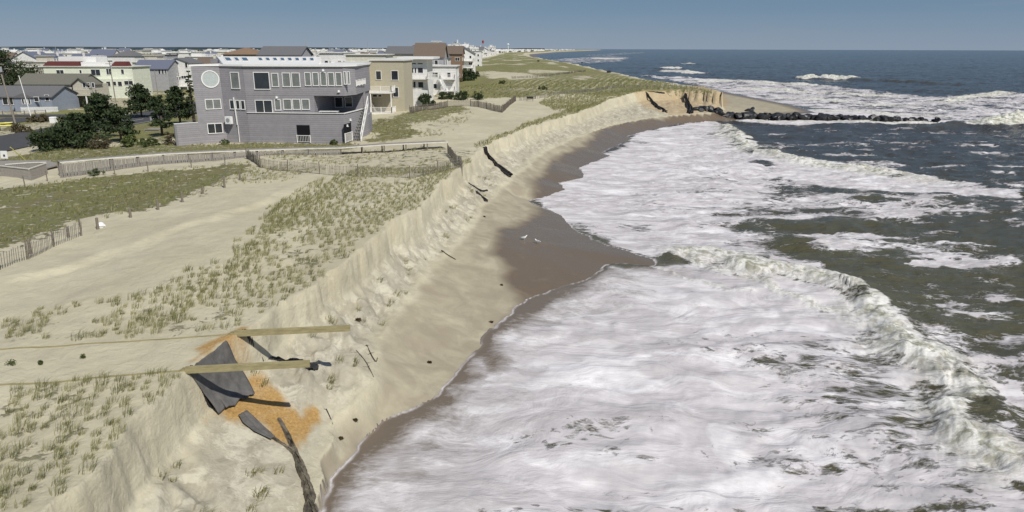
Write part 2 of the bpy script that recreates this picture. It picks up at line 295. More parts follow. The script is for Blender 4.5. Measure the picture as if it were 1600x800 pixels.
# ------------------------------------------------------------------ ground sheet
def polyw(pts): return [tuple(p[:2]) for p in hits([a for a, b in pts], [b for a, b in pts], n=260)]
def grid(ys, us):
    Y, U = np.meshgrid(ys, us, indexing='ij'); X = np.sqrt(Y * Y + 225) * U
    return X, Y
def quads(nr, nc):
    i = np.arange(nr - 1)[:, None] * nc + np.arange(nc - 1)[None, :]
    return np.stack([i, i + 1, i + nc + 1, i + nc], -1).reshape(-1, 4)
def rows(y0, y1, near, k, a):
    ys = [y0]
    while ys[-1] < y1: ys.append(ys[-1] + near + k * max(0, ys[-1] - a) + (0.02 * max(0, 12 - ys[-1])))
    return np.array(ys)
ys = rows(-40, 13000, .11, .0062, 18); us = np.concatenate([np.linspace(-1.5, -.86, 60)[:-1], np.linspace(-.86, .45, 620), np.linspace(.45, 1.2, 60)[1:]])
GX, GY = grid(ys, us)
gz, gdc, gdt, gdw, gt, gP = terrain(GX.ravel(), GY.ravel(), True)
gx, gy = GX.ravel(), GY.ravel()
# plant cover: polygons traced on the ground and how full each is
VEG_PX = [
    ('tuft', .95, [(480, 300), (560, 262), (700, 262), (742, 246), (735, 262), (716, 278), (664, 323), (604, 362), (562, 403), (482, 461), (374, 524), (250, 516), (330, 420), (400, 370), (420, 325)]),
    ('tuft', .8, [(300, 505), (200, 515), (160, 490), (260, 440), (330, 395), (400, 350), (450, 310), (500, 280), (520, 300), (430, 370), (370, 430)]),
    ('tuft', .55, [(0, 500), (60, 480), (170, 470), (290, 440), (340, 405), (330, 450), (250, 520), (100, 530), (0, 540)]),
    ('tuft', .9, [(0, 600), (120, 590), (288, 584), (246, 634), (184, 704), (96, 800), (-40, 810)]),
    ('cover', .95, [(-60, 300), (120, 280), (280, 262), (420, 252), (380, 268), (300, 300), (220, 332), (110, 352), (0, 385), (-60, 395)]),
    ('thin', .5, [(-60, 385), (0, 383), (110, 350), (220, 330), (300, 300), (380, 268), (430, 255), (520, 262), (440, 285), (350, 290), (250, 325), (130, 352), (0, 400), (-60, 420)]),
    ('cover', .9, [(-80, 262), (60, 236), (200, 226), (300, 225), (560, 222), (560, 232), (400, 236), (250, 243), (100, 254), (0, 262)]),
    ('thin', .6, [(400, 238), (700, 228), (745, 240), (700, 272), (560, 262), (430, 252)]),
    ('cover', .9, [(575, 222), (578, 190), (620, 180), (680, 168), (720, 165), (735, 170), (690, 185), (640, 196), (660, 210), (600, 222)]),
    ('thin', .55, [(640, 196), (700, 180), (740, 175), (725, 195), (690, 215), (650, 215)]),
    ('tuft', 1.0, [(745, 236), (790, 213), (850, 192), (900, 176), (950, 157), (930, 160), (890, 170), (840, 186), (790, 208), (740, 226)]),
    ('tuft', .95, [(900, 176), (955, 156), (1000, 141), (960, 143), (900, 147), (850, 150), (842, 160), (862, 172), (880, 174)]),
]
VEG = [(k, d, polyw(p)) for k, d, p in VEG_PX]
HILL = [(-8, 172), (10, 178), (25, 182), (38, 186), (53, 183), (52, 205), (47, 258), (44, 340), (38, 520), (30, 700), (20, 1250), (34, 2000), (186, 3500), (880, 8000), (700, 8000), (100, 3500), (-20, 2000), (-30, 1200), (-38, 700), (-36, 500), (-33, 300), (-26, 230), (-20, 180)]
SANDHOLES = [polyw(p) for p in [[(740, 175), (800, 155), (855, 157), (840, 178), (780, 208), (740, 222), (700, 222), (690, 205), (720, 185)], [(770, 112), (830, 116), (850, 121), (800, 124), (760, 120)]]]
def veg_at(X, Y):
    v = np.zeros(X.shape)
    nn = fbm(X / 3.5, Y / 3.5, 4, 61); n2 = fbm(X / 14, Y / 14, 3, 62)
    for kind, d, pol in VEG:
        sdv = sdpoly(pol, X, Y) + (nn - .5) * 5
        f = sst(-.6, 1.2, sdv)
        v = np.maximum(v, f * {'tuft': .16, 'cover': .70, 'thin': .40}[kind] * d)
    s = sdpoly(HILL, X, Y) + (nn - .5) * 8
    hv = sst(-1, 3, s) * np.where(X < 0, .86, .74)
    for hp in SANDHOLES: hv = hv * (1 - sst(-3, 1.5, sdpoly(hp, X, Y) + (nn - .5) * 6))
    patch = sst(.50, .64, fbm(X / 16 + 3, Y / 30, 4, 67)) * .5 * (X < 30)
    v = np.maximum(v, np.clip(hv - patch * sst(150, 260, Y), 0, 1))
    town = sst(-40, -50, X) * sst(85, 110, Y); v = np.maximum(v, town * (.35 + .5 * (n2 > .5)))
    return v
gveg = veg_at(gx, gy) * sst(-.2, .6, gdc)
wetp = [at(*p, .5) for p in [(1140, 182), (1060, 187), (1000, 196), (960, 202), (925, 216), (895, 240), (862, 256), (838, 274), (822, 292), (838, 312), (830, 335), (800, 352), (772, 382), (764, 405), (790, 442), (830, 468), (760, 535), (700, 600), (670, 634), (590, 668), (550, 716), (515, 800), (700, 800), (1000, 600), (1200, 400), (1300, 180)]]
gwet = sst(-1.6, 1.6, sdpoly(wetp, gx, gy) + (fbm(gx / 4, gy / 4, 3, 71) - .5) * 2.5) * (gdt < 0)
gwet = np.where((gy > 180) & (gdw < 3 + gy * .03) & (gdt < 0), np.maximum(gwet, 1 - sst(0, 3 + gy * .03, gdw)), gwet)
def px_mask(pts, z, soft, ns, amp, seed):
    p = [at(a, b, z) for a, b in pts]; return sst(-soft, soft, sdpoly(p, gx, gy) + (fbm(gx / ns, gy / ns, 5, seed) - .5) * amp)
org_polys = [polyw(p) for p in [[(280, 573), (325, 532), (378, 511), (392, 530), (354, 550), (314, 578)], [(376, 572), (410, 590), (452, 626), (468, 650), (494, 640), (496, 662), (462, 702), (440, 690), (404, 662), (350, 650), (322, 654), (340, 625), (372, 610)],
                                [(985, 143), (1050, 142), (1128, 144), (1138, 160), (1125, 178), (1050, 180), (1015, 172)]]]
gorg = np.zeros(gx.shape)
for k, p in enumerate(org_polys):
    gorg = np.maximum(gorg, sst(-.25, .25, sdpoly(p, gx, gy) + (fbm(gx / .8, gy / .8, 5, 80 + k) - .5) * (1.0 if k < 2 else 3.5)) * (.95 if k < 2 else .42))
gtrack = np.zeros(gx.shape)
gsc = np.where((gdc < .2) & (gdt > -.5), np.sin(np.pi * np.clip(gt, 0.02, .98)) ** .5, 0)
inland = (gdc > 0)
gbeach = sst(.3, -.6, gdt) * (gdc < 0)
gwet = np.maximum(gwet, .36 * gbeach)
g = link_mesh('ground', np.stack([gx, gy, gz], 1), quads(*GX.shape), None, None, True, {'wet': gwet, 'veg': gveg, 'orange': gorg, 'scarp': gsc})
tag(g, kind='structure')
def ground_mat():
    m = bpy.data.materials.new('sand and dune cover'); m.use_nodes = True; n = m.node_tree; p = n.nodes['Principled BSDF']; L = n.links.new
    def N(t, **k):
        o = n.nodes.new(t)
        for a, b in k.items(): setattr(o, a, b)
        return o
    geo = N('ShaderNodeNewGeometry')
    def noise(sc, det=5, stretch=(1, 1, 1), rough=.6, dist=0):
        mp = N('ShaderNodeMapping'); mp.inputs['Scale'].default_value = stretch; L(geo.outputs['Position'], mp.inputs[0])
        z = N('ShaderNodeTexNoise'); z.inputs['Scale'].default_value = sc; z.inputs['Detail'].default_value = det; z.inputs['Roughness'].default_value = rough; z.inputs['Distortion'].default_value = dist
        L(mp.outputs[0], z.inputs['Vector']); return z.outputs['Fac']
    def attr(a): o = N('ShaderNodeAttribute'); o.attribute_name = a; return o.outputs['Fac']
    def mr(v, a, b, c=0, d=1):
        o = N('ShaderNodeMapRange'); L(v, o.inputs['Value'])
        for k, q in zip(('From Min', 'From Max', 'To Min', 'To Max'), (a, b, c, d)): o.inputs[k].default_value = q
        return o.outputs[0]
    def mix(f, a, b):
        o = N('ShaderNodeMix', data_type='RGBA')
        if hasattr(f, 'links'): L(f, o.inputs['Factor'])
        else: o.inputs['Factor'].default_value = f
        for s, v in (('A', a), ('B', b)):
            if isinstance(v, tuple): o.inputs[s].default_value = (*v, 1)
            else: L(v, o.inputs[s])
        return o.outputs['Result']
    def math_(op, a, b=None):
        o = N('ShaderNodeMath', operation=op)
        for i, v in enumerate((a, b)):
            if v is None: continue
            if isinstance(v, (int, float)): o.inputs[i].default_value = v
            else: L(v, o.inputs[i])
        return o.outputs[0]
    big = noise(.12, 4); mid = noise(.9, 6); fine = noise(9, 5, rough=.75); grain = noise(60, 2)
    sand = mix(mr(big, .35, .65), (.46, .415, .29), (.555, .51, .37))
    sand = mix(mr(mid, .35, .7, 0, .45), sand, (.35, .32, .235))
    sand = mix(mr(fine, .5, .75, 0, .25), sand, (.56, .525, .41))
    sand = mix(mr(grain, .62, .72, 0, .35), sand, (.33, .29, .21))
    # cut face of the dune: greyer, streaked down the slope, with damp bands
    st = noise(1.6, 6, (1, .6, .35), .65, .8); sc = mix(mr(st, .36, .62), (.25, .228, .178), (.40, .372, .295)); sc = mix(mr(noise(.75, 9, (1, 1, 1), .72, .5), .50, .57, 0, .8), sc, (.54, .51, .41))
    lay = noise(1, 4, (.15, .15, 5), .5, .3); sc = mix(mr(lay, .5, .62, 0, .35), sc, (.33, .29, .22))
    sand = mix(math_('MULTIPLY', attr('scarp'), .85), sand, sc)
    # beach / wet sand
    wetn = math_('ADD', attr('wet'), mr(noise(.5, 5, (1, 1, 1), .6, .6), .2, .8, -.18, .18))
    beach = mix(mr(wetn, .12, .42), sand, (.295, .258, .188)); beach = mix(mr(wetn, .45, .95), beach, (.150, .114, .078))
    org = math_('MULTIPLY', attr('orange'), mr(mid, .25, .5, .6, 1)); onoise = mix(mr(fine, .35, .7), (.27, .15, .045), (.48, .30, .10))
    col = mix(org, beach, onoise)
    # plants seen from far: clumps of green and straw over sand
    vg = attr('veg'); clump = noise(1.3, 7, (1, 1, 1), .72, .4); c2 = noise(.18, 5, (1, .6, 1), .6)
    green = mix(mr(clump, .3, .68), (.12, .13, .042), (.28, .265, .11)); green = mix(mr(c2, .42, .62, 0, .6), green, (.19, .165, .08))
    green = mix(mr(noise(.5, 5), .55, .7, 0, .55), green, (.115, .14, .035))
    cover = mr(math_('SUBTRACT', vg, mr(clump, .33, .67)), -.12, .10)
    cover = math_('MULTIPLY', cover, mr(vg, 0.02, .2))
    # planted rows on the far dune
    sx = N('ShaderNodeSeparateXYZ'); L(geo.outputs['Position'], sx.inputs[0])
    rw = math_('ADD', math_('MULTIPLY', sx.outputs['X'], 2.5), math_('MULTIPLY', sx.outputs['Y'], -.55)); rw = math_('SINE', rw)
    rowmask = math_('MULTIPLY', mr(rw, .1, .9), math_('MULTIPLY', mr(sx.outputs['Y'], 165, 200), mr(noise(.05, 2), .42, .5)))
    rowmask = math_('MULTIPLY', rowmask, math_('MULTIPLY', mr(sx.outputs['Y'], 330, 240), mr(sx.outputs['X'], -8, 5)))
    cover = math_('MULTIPLY', cover, math_('SUBTRACT', 1, math_('MULTIPLY', rowmask, .6)))
    col = mix(cover, col, green)
    L(col, p.inputs['Base Color']); L(mr(wetn, .4, 1.0, .93, .26), p.inputs['Roughness']); p.inputs['Specular IOR Level'].default_value = .3
    hgt = math_('ADD', math_('MULTIPLY', fine, .35), math_('MULTIPLY', noise(2.2, 6, (1, 1, 1), .6, .5), 1.0))
    hgt = math_('ADD', hgt, math_('MULTIPLY', cover, math_('MULTIPLY', clump, 3.0)))
    b = N('ShaderNodeBump'); L(hgt, b.inputs['Height']); b.inputs['Distance'].default_value = .10; L(mr(wetn, .1, .6, .9, .10), b.inputs['Strength']); L(b.outputs[0], p.inputs['Normal'])
    return m
g.data.materials.append(ground_mat())

# ------------------------------------------------------------------ sea
def P0(pts): return [at(a, b, 0) for a, b in pts]
BREAK = [ # picture points, crest height, front width, back width, foam strength, foam reach, end taper, turbulence
    ([(1022, 404), (1070, 398), (1130, 404), (1190, 418), (1250, 430), (1320, 450), (1370, 478), (1410, 520), (1450, 560), (1490, 610), (1530, 670), (1570, 718), (1660, 790)], .62, 1.2, 2.8, 1.0, 2.1, .08, .34),
    ([(1112, 188), (1140, 205), (1165, 228), (1200, 244), (1260, 254), (1340, 264), (1420, 276), (1500, 290), (1590, 306)], .65, 1.3, 3.2, .9, 2.6, .2, .35),
    ([(1180, 352), (1260, 345), (1350, 346), (1450, 352)], .40, 2.0, 3.0, .0, 2, .3, 0),
    ([(1230, 318), (1320, 306), (1430, 310), (1560, 326)], .45, 2.2, 3.0, .0, 2, .3, 0),
    ([(1100, 372), (1200, 374), (1300, 380), (1420, 390)], .45, 2.0, 3.0, .25, 1.2, .3, .1),
    ([(1380, 206), (1450, 200), (1530, 196), (1600, 194), (1700, 192)], 1.2, 2.0, 4.0, .0, 4, .3, .2),
    ([(1535, 204), (1570, 196), (1620, 194), (1700, 194)], 1.5, 2.0, 4.0, 1.2, 4.5, .25, .6),
    ([(1470, 166), (1520, 150), (1600, 148), (1750, 150)], .9, 3.5, 6, 1.0, 6, .2, .4),
    ([(1236, 123), (1280, 123), (1345, 126)], 1.8, 4, 8, 1.2, 7, .15, .5),
    ([(1240, 123), (1340, 126), (1450, 130), (1560, 136)], 1.3, 5, 9, .0, 7, .3, 0),
    ([(1000, 110), (1060, 112), (1110, 116)], 1.2, 5, 9, .9, 9, .25, .3),
    ([(1030, 108), (1050, 107), (1075, 108)], 1.5, 6, 12, 1.1, 8, .3, .4),
    ([(1066, 100), (1075, 100), (1084, 102)], 1.5, 8, 12, .9, 8, .3, .4),
    ([(940, 93), (955, 92), (968, 93)], 2.0, 12, 20, 1.3, 16, .3, .4),
    ([(1050, 128), (1120, 126), (1200, 130), (1330, 138)], .8, 4, 6, .9, 6, .2, .35),
    ([(1120, 138), (1200, 140), (1320, 148), (1450, 153)], .6, 3, 5, .9, 5, .2, .35),
    ([(1180, 150), (1260, 156), (1380, 164), (1480, 170)], .5, 3, 5, .8, 4, .2, .3),
    ([(1120, 186), (1250, 191), (1400, 192), (1480, 190)], .25, 1.5, 2, 1.0, 2.2, .1, .3),
    ([(1180, 176), (1300, 172), (1400, 178), (1500, 182)], .3, 1.5, 3, 1.0, 3.5, .1, .3),
    ([(1060, 396), (1110, 418), (1200, 444), (1260, 470), (1360, 492)], .16, .7, 1.0, 1.0, .8, .15, .3),
    ([(1010, 412), (1060, 432), (1120, 448), (1200, 462)], .12, .5, .8, .9, .5, .15, .2),
    ([(750, 600), (800, 545), (870, 505), (960, 430)], .10, .7, 1.1, .3, .7, .3, 0),
    ([(950, 480), (1000, 560), (960, 570), (1080, 575)], .10, .6, .9, .3, .5, .3, 0),
]
HOLES = [(.115, 3.0, [(1230, 470), (1370, 480), (1430, 560), (1500, 650), (1560, 712), (1640, 800), (1450, 810), (1330, 690), (1190, 600), (1180, 520)]), (.075, 2.0, [(1040, 440), (1250, 470), (1180, 640), (1060, 620), (1030, 520)]), (.12, 2.5, [(1130, 330), (1260, 270), (1340, 300), (1300, 400), (1180, 395)]), (.13, 1.5, [(880, 690), (980, 700), (960, 640), (900, 640)])]
FOAM = [ # polygon on the water, density inside, edge softness
    (.80, 1.2, [(500, 830), (516, 780), (560, 722), (640, 660), (700, 632), (735, 600), (760, 560), (800, 520), (850, 478), (920, 436), (945, 414), (1020, 417), (1090, 404), (1180, 422), (1250, 440), (1330, 465), (1380, 500), (1420, 560), (1470, 630), (1540, 705), (1650, 800)]),
    (.71, 1.8, [(822, 313), (880, 350), (960, 388), (1018, 405), (1060, 398), (1110, 398), (1150, 375), (1190, 345), (1220, 310), (1215, 275), (1180, 240), (1140, 205), (1120, 188), (1060, 195), (1000, 205), (950, 240), (905, 262), (875, 286)]),
    (.66, 2.5, [(1100, 400), (1200, 420), (1280, 430), (1250, 395), (1200, 360), (1260, 330), (1340, 320), (1330, 290), (1250, 262), (1200, 250), (1150, 300), (1140, 360)]),
    (.80, 1.6, [(1160, 232), (1250, 248), (1340, 258), (1430, 274), (1590, 300), (1600, 312), (1480, 306), (1380, 300), (1300, 296), (1230, 285)]),
    (.60, 3.0, [(1380, 486), (1480, 500), (1600, 560), (1600, 660), (1530, 640), (1460, 570), (1400, 530)]),
    (.60, 6.0, [(1000, 118), (1060, 120), (1180, 126), (1340, 138), (1460, 150), (1640, 146), (1700, 200), (1500, 192), (1350, 176), (1250, 168), (1180, 158), (1120, 143), (1060, 128)]),
    (.50, 12.0, [(858, 93), (900, 90), (960, 88), (990, 90), (975, 96), (930, 99), (880, 98)]),
    (.42, 20.0, [(900, 86), (960, 83), (1020, 81), (990, 85), (930, 89)]),
    (.95, 4, [(500, 830), (530, 770), (640, 680), (760, 570), (860, 480), (950, 425), (1010, 430), (960, 520), (900, 640), (860, 800)]),
    (.92, 3, [(830, 313), (905, 262), (950, 240), (1100, 195), (1110, 230), (1000, 300), (980, 370), (900, 350)]), (.80, 4, [(1000, 210), (1110, 195), (1170, 235), (1230, 270), (1150, 330), (1050, 395), (960, 385)]),
    (.72, 2.0, [(1120, 182), (1290, 172), (1500, 178), (1520, 192), (1300, 194), (1160, 192)]),
    (.50, 3.0, [(1520, 330), (1600, 340), (1640, 360), (1560, 356)]),
]
ysea = rows(-40, 60000, .13, .0068, 20)
usea = np.concatenate([np.linspace(-.45, .2, 230)[:-1], np.linspace(.2, .95, 420), np.linspace(.95, 1.6, 40)[1:]])
SX, SY = grid(ysea, usea); sx_, sy_ = SX.ravel(), SY.ravel()
dws = wdist(sx_, sy_); off = -dws       # metres out from the water's edge
keep = (off > -2.5)
gzs, _, _, _, _, _ = terrain(sx_, sy_, True)
deep = sst(1, 14, off); dist = np.maximum(sy_, 1)
att = 1 / (1 + dist / 400)
wv = (fbm(sx_ / 7, sy_ / 4.0, 4, 101) - .5) * .55 + (fbm(sx_ / 1.8 + sy_ / 8, sy_ / 1.0, 3, 103) - .5) * .30
sw = np.sin((sy_ * .32 - sx_ * .55) / (2.2 + dist / 120) + fbm(sx_ / 30, sy_ / 30, 2, 105) * 9) * .12
wave = (wv + sw) * deep * np.minimum(1 + dist / 350, 1.8)
shal = (fbm(sx_ / 2.6 + 9, sy_ / 2.0, 5, 107) - .5) * .30 * sst(.3, 4, off)
foam = np.zeros(sx_.shape); olive = np.zeros(sx_.shape); crest_h = np.zeros(sx_.shape)
warp = (fbm(sx_ / 3, sy_ / 3, 4, 111) - .5)
for dens, soft, pts in FOAM:
    pp = P0(pts); q = np.array(pp); lo = q.min(0) - soft * 3; hi = q.max(0) + soft * 3; mk = (sx_ > lo[0]) & (sx_ < hi[0]) & (sy_ > lo[1]) & (sy_ < hi[1])
    s = sdpoly(pp, sx_[mk], sy_[mk]) + warp[mk] * soft * 1.6
    foam[mk] = np.maximum(foam[mk], dens * sst(-soft, soft, s))
for drop, soft, pts in HOLES:
    pp = P0(pts); q = np.array(pp); lo = q.min(0) - soft * 3; hi = q.max(0) + soft * 3; mk = (sx_ > lo[0]) & (sx_ < hi[0]) & (sy_ > lo[1]) & (sy_ < hi[1])
    foam[mk] -= drop * sst(-soft, soft, sdpoly(pp, sx_[mk], sy_[mk])) * (foam[mk] > .5)
core = np.zeros(sx_.shape)
for pts, hh, wf, wb, fs, fr, tp_, turb in BREAK:
    pl = smooth_poly(P0(pts), 2); q = np.array(pl); mg = 4 * max(wf, wb, fr); lo = q.min(0) - mg; hi = q.max(0) + mg; mk = (sx_ > lo[0]) & (sx_ < hi[0]) & (sy_ > lo[1]) & (sy_ < hi[1])
    d = np.full(sx_.shape, 1e3); side = np.zeros(sx_.shape); u = np.zeros(sx_.shape); d[mk], side[mk], u[mk] = seg_dist(pl, sx_[mk], sy_[mk]); d[mk] += (warp * .8 * wf)[mk]
    d = np.abs(d); far_scale = 1
    wand = (fbm(sx_ / (wf * 4), sy_ / (wf * 4), 3, 127) - .5) * 3.2 * wf
    dsg = np.where(side > 0, d, -d) + wand * (d < 500); d = np.abs(dsg); side = np.sign(dsg); front = side > 0   # left of travel
    # the shoreward side is the one nearer the beach
    mid = pl[len(pl) // 2]; nx = pl[len(pl) // 2 + 1]; ex, ey = nx[0] - mid[0], nx[1] - mid[1]
    lx, ly = mid[0] - ey * .05, mid[1] + ex * .05
    o1 = -sdpoly(WLINE, np.array([mid[0] - ey * 2]), np.array([mid[1] + ex * 2]))[0]; o2 = -sdpoly(WLINE, np.array([mid[0] + ey * 2]), np.array([mid[1] - ex * 2]))[0]
    if o1 > o2: front = ~front
    taper = sst(0, tp_, u) * sst(1, 1 - tp_, u)
    prof = np.where(front, np.exp(-(d / wf) ** 2), np.exp(-(d / wb) ** 2)) * taper
    lump = 1 + (fbm(sx_ / (wf * 1.2), sy_ / (wf * 1.2), 4, 121) - .5) * 1.2 * turb
    hv_ = .35 + 1.1 * fbm(u * 9 + hh * 7, u * 0 + 2.0, 2, 129); crest_h = crest_h + hh * prof * lump * hv_
    fz = np.where(front, np.exp(-(d / (fr * 1.15)) ** 2), np.exp(-(d / (fr * .8)) ** 2)) * taper * (.72 + .56 * fbm(sx_ / (fr * .8), sy_ / (fr * .8), 4, 133))
    gapn = sst(.35, .6, fbm(sx_ / (fr * 1.6), sy_ / (fr * 1.6), 3, 123))
    foam = np.maximum(foam, fs * fz * (.75 + .5 * gapn)) if hh < .9 or fr > 3 else np.maximum(foam, fs * fz * (.50 + .62 * gapn))
    core = np.maximum(core, turb * fz); olive = np.maximum(olive, prof * (hh > .3) * .9)
tur = (fbm(sx_ / .42, sy_ / .42, 4, 131) - .5) * .60 * core * np.minimum(1, 40 / dist + .3) * (1 + dist / 120)
film = np.minimum(off * .08, .035 + np.clip(off, 0, 3) * .012)
film = np.where(off < 0, off * .12, film)
base = np.maximum(gzs + film, np.where(off > 0, -.02 + .02 * deep, -9))
sz = base + (shal + crest_h) * sst(.2, 2, off) + wave + tur * sst(.2, 2, off)
sz = np.where(off > 0, np.maximum(sz, gzs + np.minimum(film, .03)), sz)
# open water carries thin streaks of old foam
streak = fbm(sx_ / 8 + sy_ / 9 + warp * 2, sy_ / 3.0 - sx_ / 16, 5, 141); foam = np.maximum(foam, (.33 + .36 * sst(.48, .68, streak)) * sst(6, 20, off) * np.clip(1.15 - dist / 300, 0.0, 1))
foam = foam + ((fbm(sx_ / 6, sy_ / 3.5, 4, 143) - .52) * .55 - .05 * sst(8, 18, off)) * (foam > .3) * (foam < 1.0)
# the outermost decimetres of the near swash are bare thin water with a bright rim
nearsw = ((sy_ < 60) & (off < 3.0)); edge_w = .25 + 2.3 * sst(.40, .75, fbm(sx_ / 3.2, sy_ / 3.2, 2, 145)) * sst(52, 44, sy_)
foam = np.where(sy_ < 54.5, foam * sst(edge_w * .15, edge_w * 1.5 + .15, off), foam)
rim = np.exp(-((off - .07) / np.where(sy_ < 54.5, .08, .16)) ** 2) * (.15 + .85 * sst(.35, .6, fbm(sx_ / 1.9, sy_ / 1.9, 3, 147)))
thin = sst(7, .3, off + (fbm(sx_ / 4, sy_ / 4, 3, 149) - .5) * 5) * sst(56, 50, sy_) * .85
olive = np.maximum(olive, .9 * sst(150, 20, np.hypot(sx_ - 20, sy_ - 35) * 1.6))
blue = np.clip(sst(60, 170, sy_), 0, 1)
Fq = quads(*SX.shape); kq = keep[Fq].any(1) & (sx_[Fq].min(1) > -60); Fq = Fq[kq]
used = np.unique(Fq); remap = np.full(len(sx_), -1); remap[used] = np.arange(len(used))
sea = link_mesh('sea', np.stack([sx_, sy_, sz], 1)[used], remap[Fq], None, None, True,
                {'silky': (sst(57, 50, sy_) * (1 - sst(.02, .2, core)))[used], 'foam': foam[used], 'rim': rim[used], 'thin': thin[used], 'olive': olive[used], 'blue': blue[used], 'churn': core[used]})
tag(sea, kind='structure')
def sea_mat():
    m = bpy.data.materials.new('sea water and foam'); m.use_nodes = True; n = m.node_tree; p = n.nodes['Principled BSDF']; L = n.links.new
    def N(t, **k):
        o = n.nodes.new(t)
        for a, b in k.items(): setattr(o, a, b)
        return o
    geo = N('ShaderNodeNewGeometry')
    wz_ = N('ShaderNodeTexNoise'); wz_.inputs['Scale'].default_value = .11; wz_.inputs['Detail'].default_value = 3; L(geo.outputs['Position'], wz_.inputs['Vector'])
    wa = N('ShaderNodeVectorMath', operation='MULTIPLY_ADD'); L(wz_.outputs['Color'], wa.inputs[0]); wa.inputs[1].default_value = (4.5, 4.5, 0); L(geo.outputs['Position'], wa.inputs[2])
    def mapping(stretch, rot=0):
        mp = N('ShaderNodeMapping'); mp.inputs['Scale'].default_value = stretch; mp.inputs['Rotation'].default_value = (0, 0, rot + .22); L(wa.outputs[0], mp.inputs[0]); return mp.outputs[0]
    def noise(sc, det=5, stretch=(1, 1, 1), rough=.6, dist=0, rot=0):
        z = N('ShaderNodeTexNoise'); z.inputs['Scale'].default_value = sc; z.inputs['Detail'].default_value = det; z.inputs['Roughness'].default_value = rough; z.inputs['Distortion'].default_value = dist
        L(mapping(stretch, rot), z.inputs['Vector']); return z.outputs['Fac']
    def attr(a): o = N('ShaderNodeAttribute'); o.attribute_name = a; return o.outputs['Fac']
    def mr(v, a, b, c=0, d=1):
        o = N('ShaderNodeMapRange'); L(v, o.inputs['Value'])
        for k, q in zip(('From Min', 'From Max', 'To Min', 'To Max'), (a, b, c, d)): o.inputs[k].default_value = q
        return o.outputs[0]
    def mix(f, a, b):
        o = N('ShaderNodeMix', data_type='RGBA')
        if hasattr(f, 'links'): L(f, o.inputs['Factor'])
        else: o.inputs['Factor'].default_value = f
        for s, v in (('A', a), ('B', b)):
            if isinstance(v, tuple): o.inputs[s].default_value = (*v, 1)
            else: L(v, o.inputs[s])
        return o.outputs['Result']
    def ma(op, a, b=None):
        o = N('ShaderNodeMath', operation=op)
        for i, v in enumerate((a, b)):
            if v is None: continue
            if isinstance(v, (int, float)): o.inputs[i].default_value = v
            else: L(v, o.inputs[i])
        return o.outputs[0]
    F = attr('foam')
    # lacy pattern: rounded cells bent by noise
    wv_ = N('ShaderNodeTexNoise'); wv_.inputs['Scale'].default_value = .9; wv_.inputs['Detail'].default_value = 4; L(mapping((.8, 1.2, 1)), wv_.inputs['Vector'])
    ad = N('ShaderNodeVectorMath', operation='MULTIPLY_ADD'); L(wv_.outputs['Color'], ad.inputs[0]); ad.inputs[1].default_value = (1.6, 1.6, 0); L(mapping((.75, 1.25, 1)), ad.inputs[2])
    def lace(sc):
        vo = N('ShaderNodeTexVoronoi', feature='DISTANCE_TO_EDGE'); vo.inputs['Scale'].default_value = sc; L(ad.outputs[0], vo.inputs['Vector']); return mr(vo.outputs['Distance'], .0, .42)
    cell = ma('ADD', ma('MULTIPLY', lace(.75), .6), ma('MULTIPLY', lace(2.1), .4))          # 1 in the middle of a cell, 0 at its rim
    n1 = noise(.42, 7, (.55, 1.25, 1), .66, .7, .15); n2 = noise(3.6, 7, (.5, 1.4, 1), .74, .6, .1)
    nn = ma('ADD', ma('MULTIPLY', mr(n1, .25, .75), .42), ma('ADD', ma('MULTIPLY', cell, .28), ma('MULTIPLY', mr(n2, .25, .75), .30)))
    mask = mr(ma('SUBTRACT', F, nn), -.04, .11)
    rim = attr('rim'); thin = attr('thin')
    msoft = mr(ma('SUBTRACT', F, nn), -.25, .38); mm = N('ShaderNodeMix'); L(mr(thin, .05, .5), mm.inputs[0]); L(mask, mm.inputs[2]); L(msoft, mm.inputs[3]); mask = mm.outputs[0]
    mask = ma('MAXIMUM', mask, ma('MULTIPLY', rim, .95))
    soft = mr(noise(1.0, 7, (.7, 1.2, 1), .7, 1.2), .3, .7)
    mask = ma('MULTIPLY', mask, ma('SUBTRACT', 1, ma('MULTIPLY', thin, mr(soft, .35, 1, 0, .5))))
    blue = attr('blue'); olive = attr('olive')
    water = mix(olive, (.050, .050, .041), (.088, .082, .043)); water = mix(ma('MULTIPLY', blue, ma('SUBTRACT', 1, ma('MULTIPLY', olive, .6))), water, (.046, .045, .046))
    water = mix(mr(noise(.06, 4, (.5, 1.5, 1)), .35, .65, 0, .4), water, (.070, .064, .048))
    water = mix(thin, water, (.17, .135, .105))
    churn = attr('churn')
    silk = noise(.3, 5, (.6, 1.3, 1), .55, 1.0, .3)
    fcol = mix(mr(noise(.7, 6, (.6, 1.2, 1), .65, .8), .3, .7), (.50, .465, .48), (.69, .66, .675)); fcol = mix(mr(silk, .42, .60, 0, .6), fcol, (.37, .345, .345)); fcol = mix(mr(noise(.2, 8, (.5, 1.4, 1), .7, 1.0, .5), .52, .64, 0, .8), fcol, (.86, .85, .86)); silky = attr('silky'); ns_ = ma('SUBTRACT', 1, ma('MULTIPLY', silky, .78)); strk = noise(1.1, 8, (.5, 1.2, 1), .76, .7, .12); fcol = mix(ma('MULTIPLY', mr(strk, .50, .64, 0, .75), ns_), fcol, (.84, .83, .84)); fcol = mix(ma('MULTIPLY', mr(strk, .46, .34, 0, .5), ns_), fcol, (.30, .28, .28)); fcol = mix(ma('MULTIPLY', silky, mr(noise(.35, 3, (.8, 1.1, 1), .45, .8), .40, .60, .75, 0)), fcol, (.50, .475, .485)); fcol = mix(ma('MULTIPLY', silky, mr(noise(.22, 3, (.7, 1.2, 1), .5, 1.4), .52, .62, 0, .6)), fcol, (.80, .78, .79))  # foam tones: thin patches, plus highlights and soft shadows painted into the colour
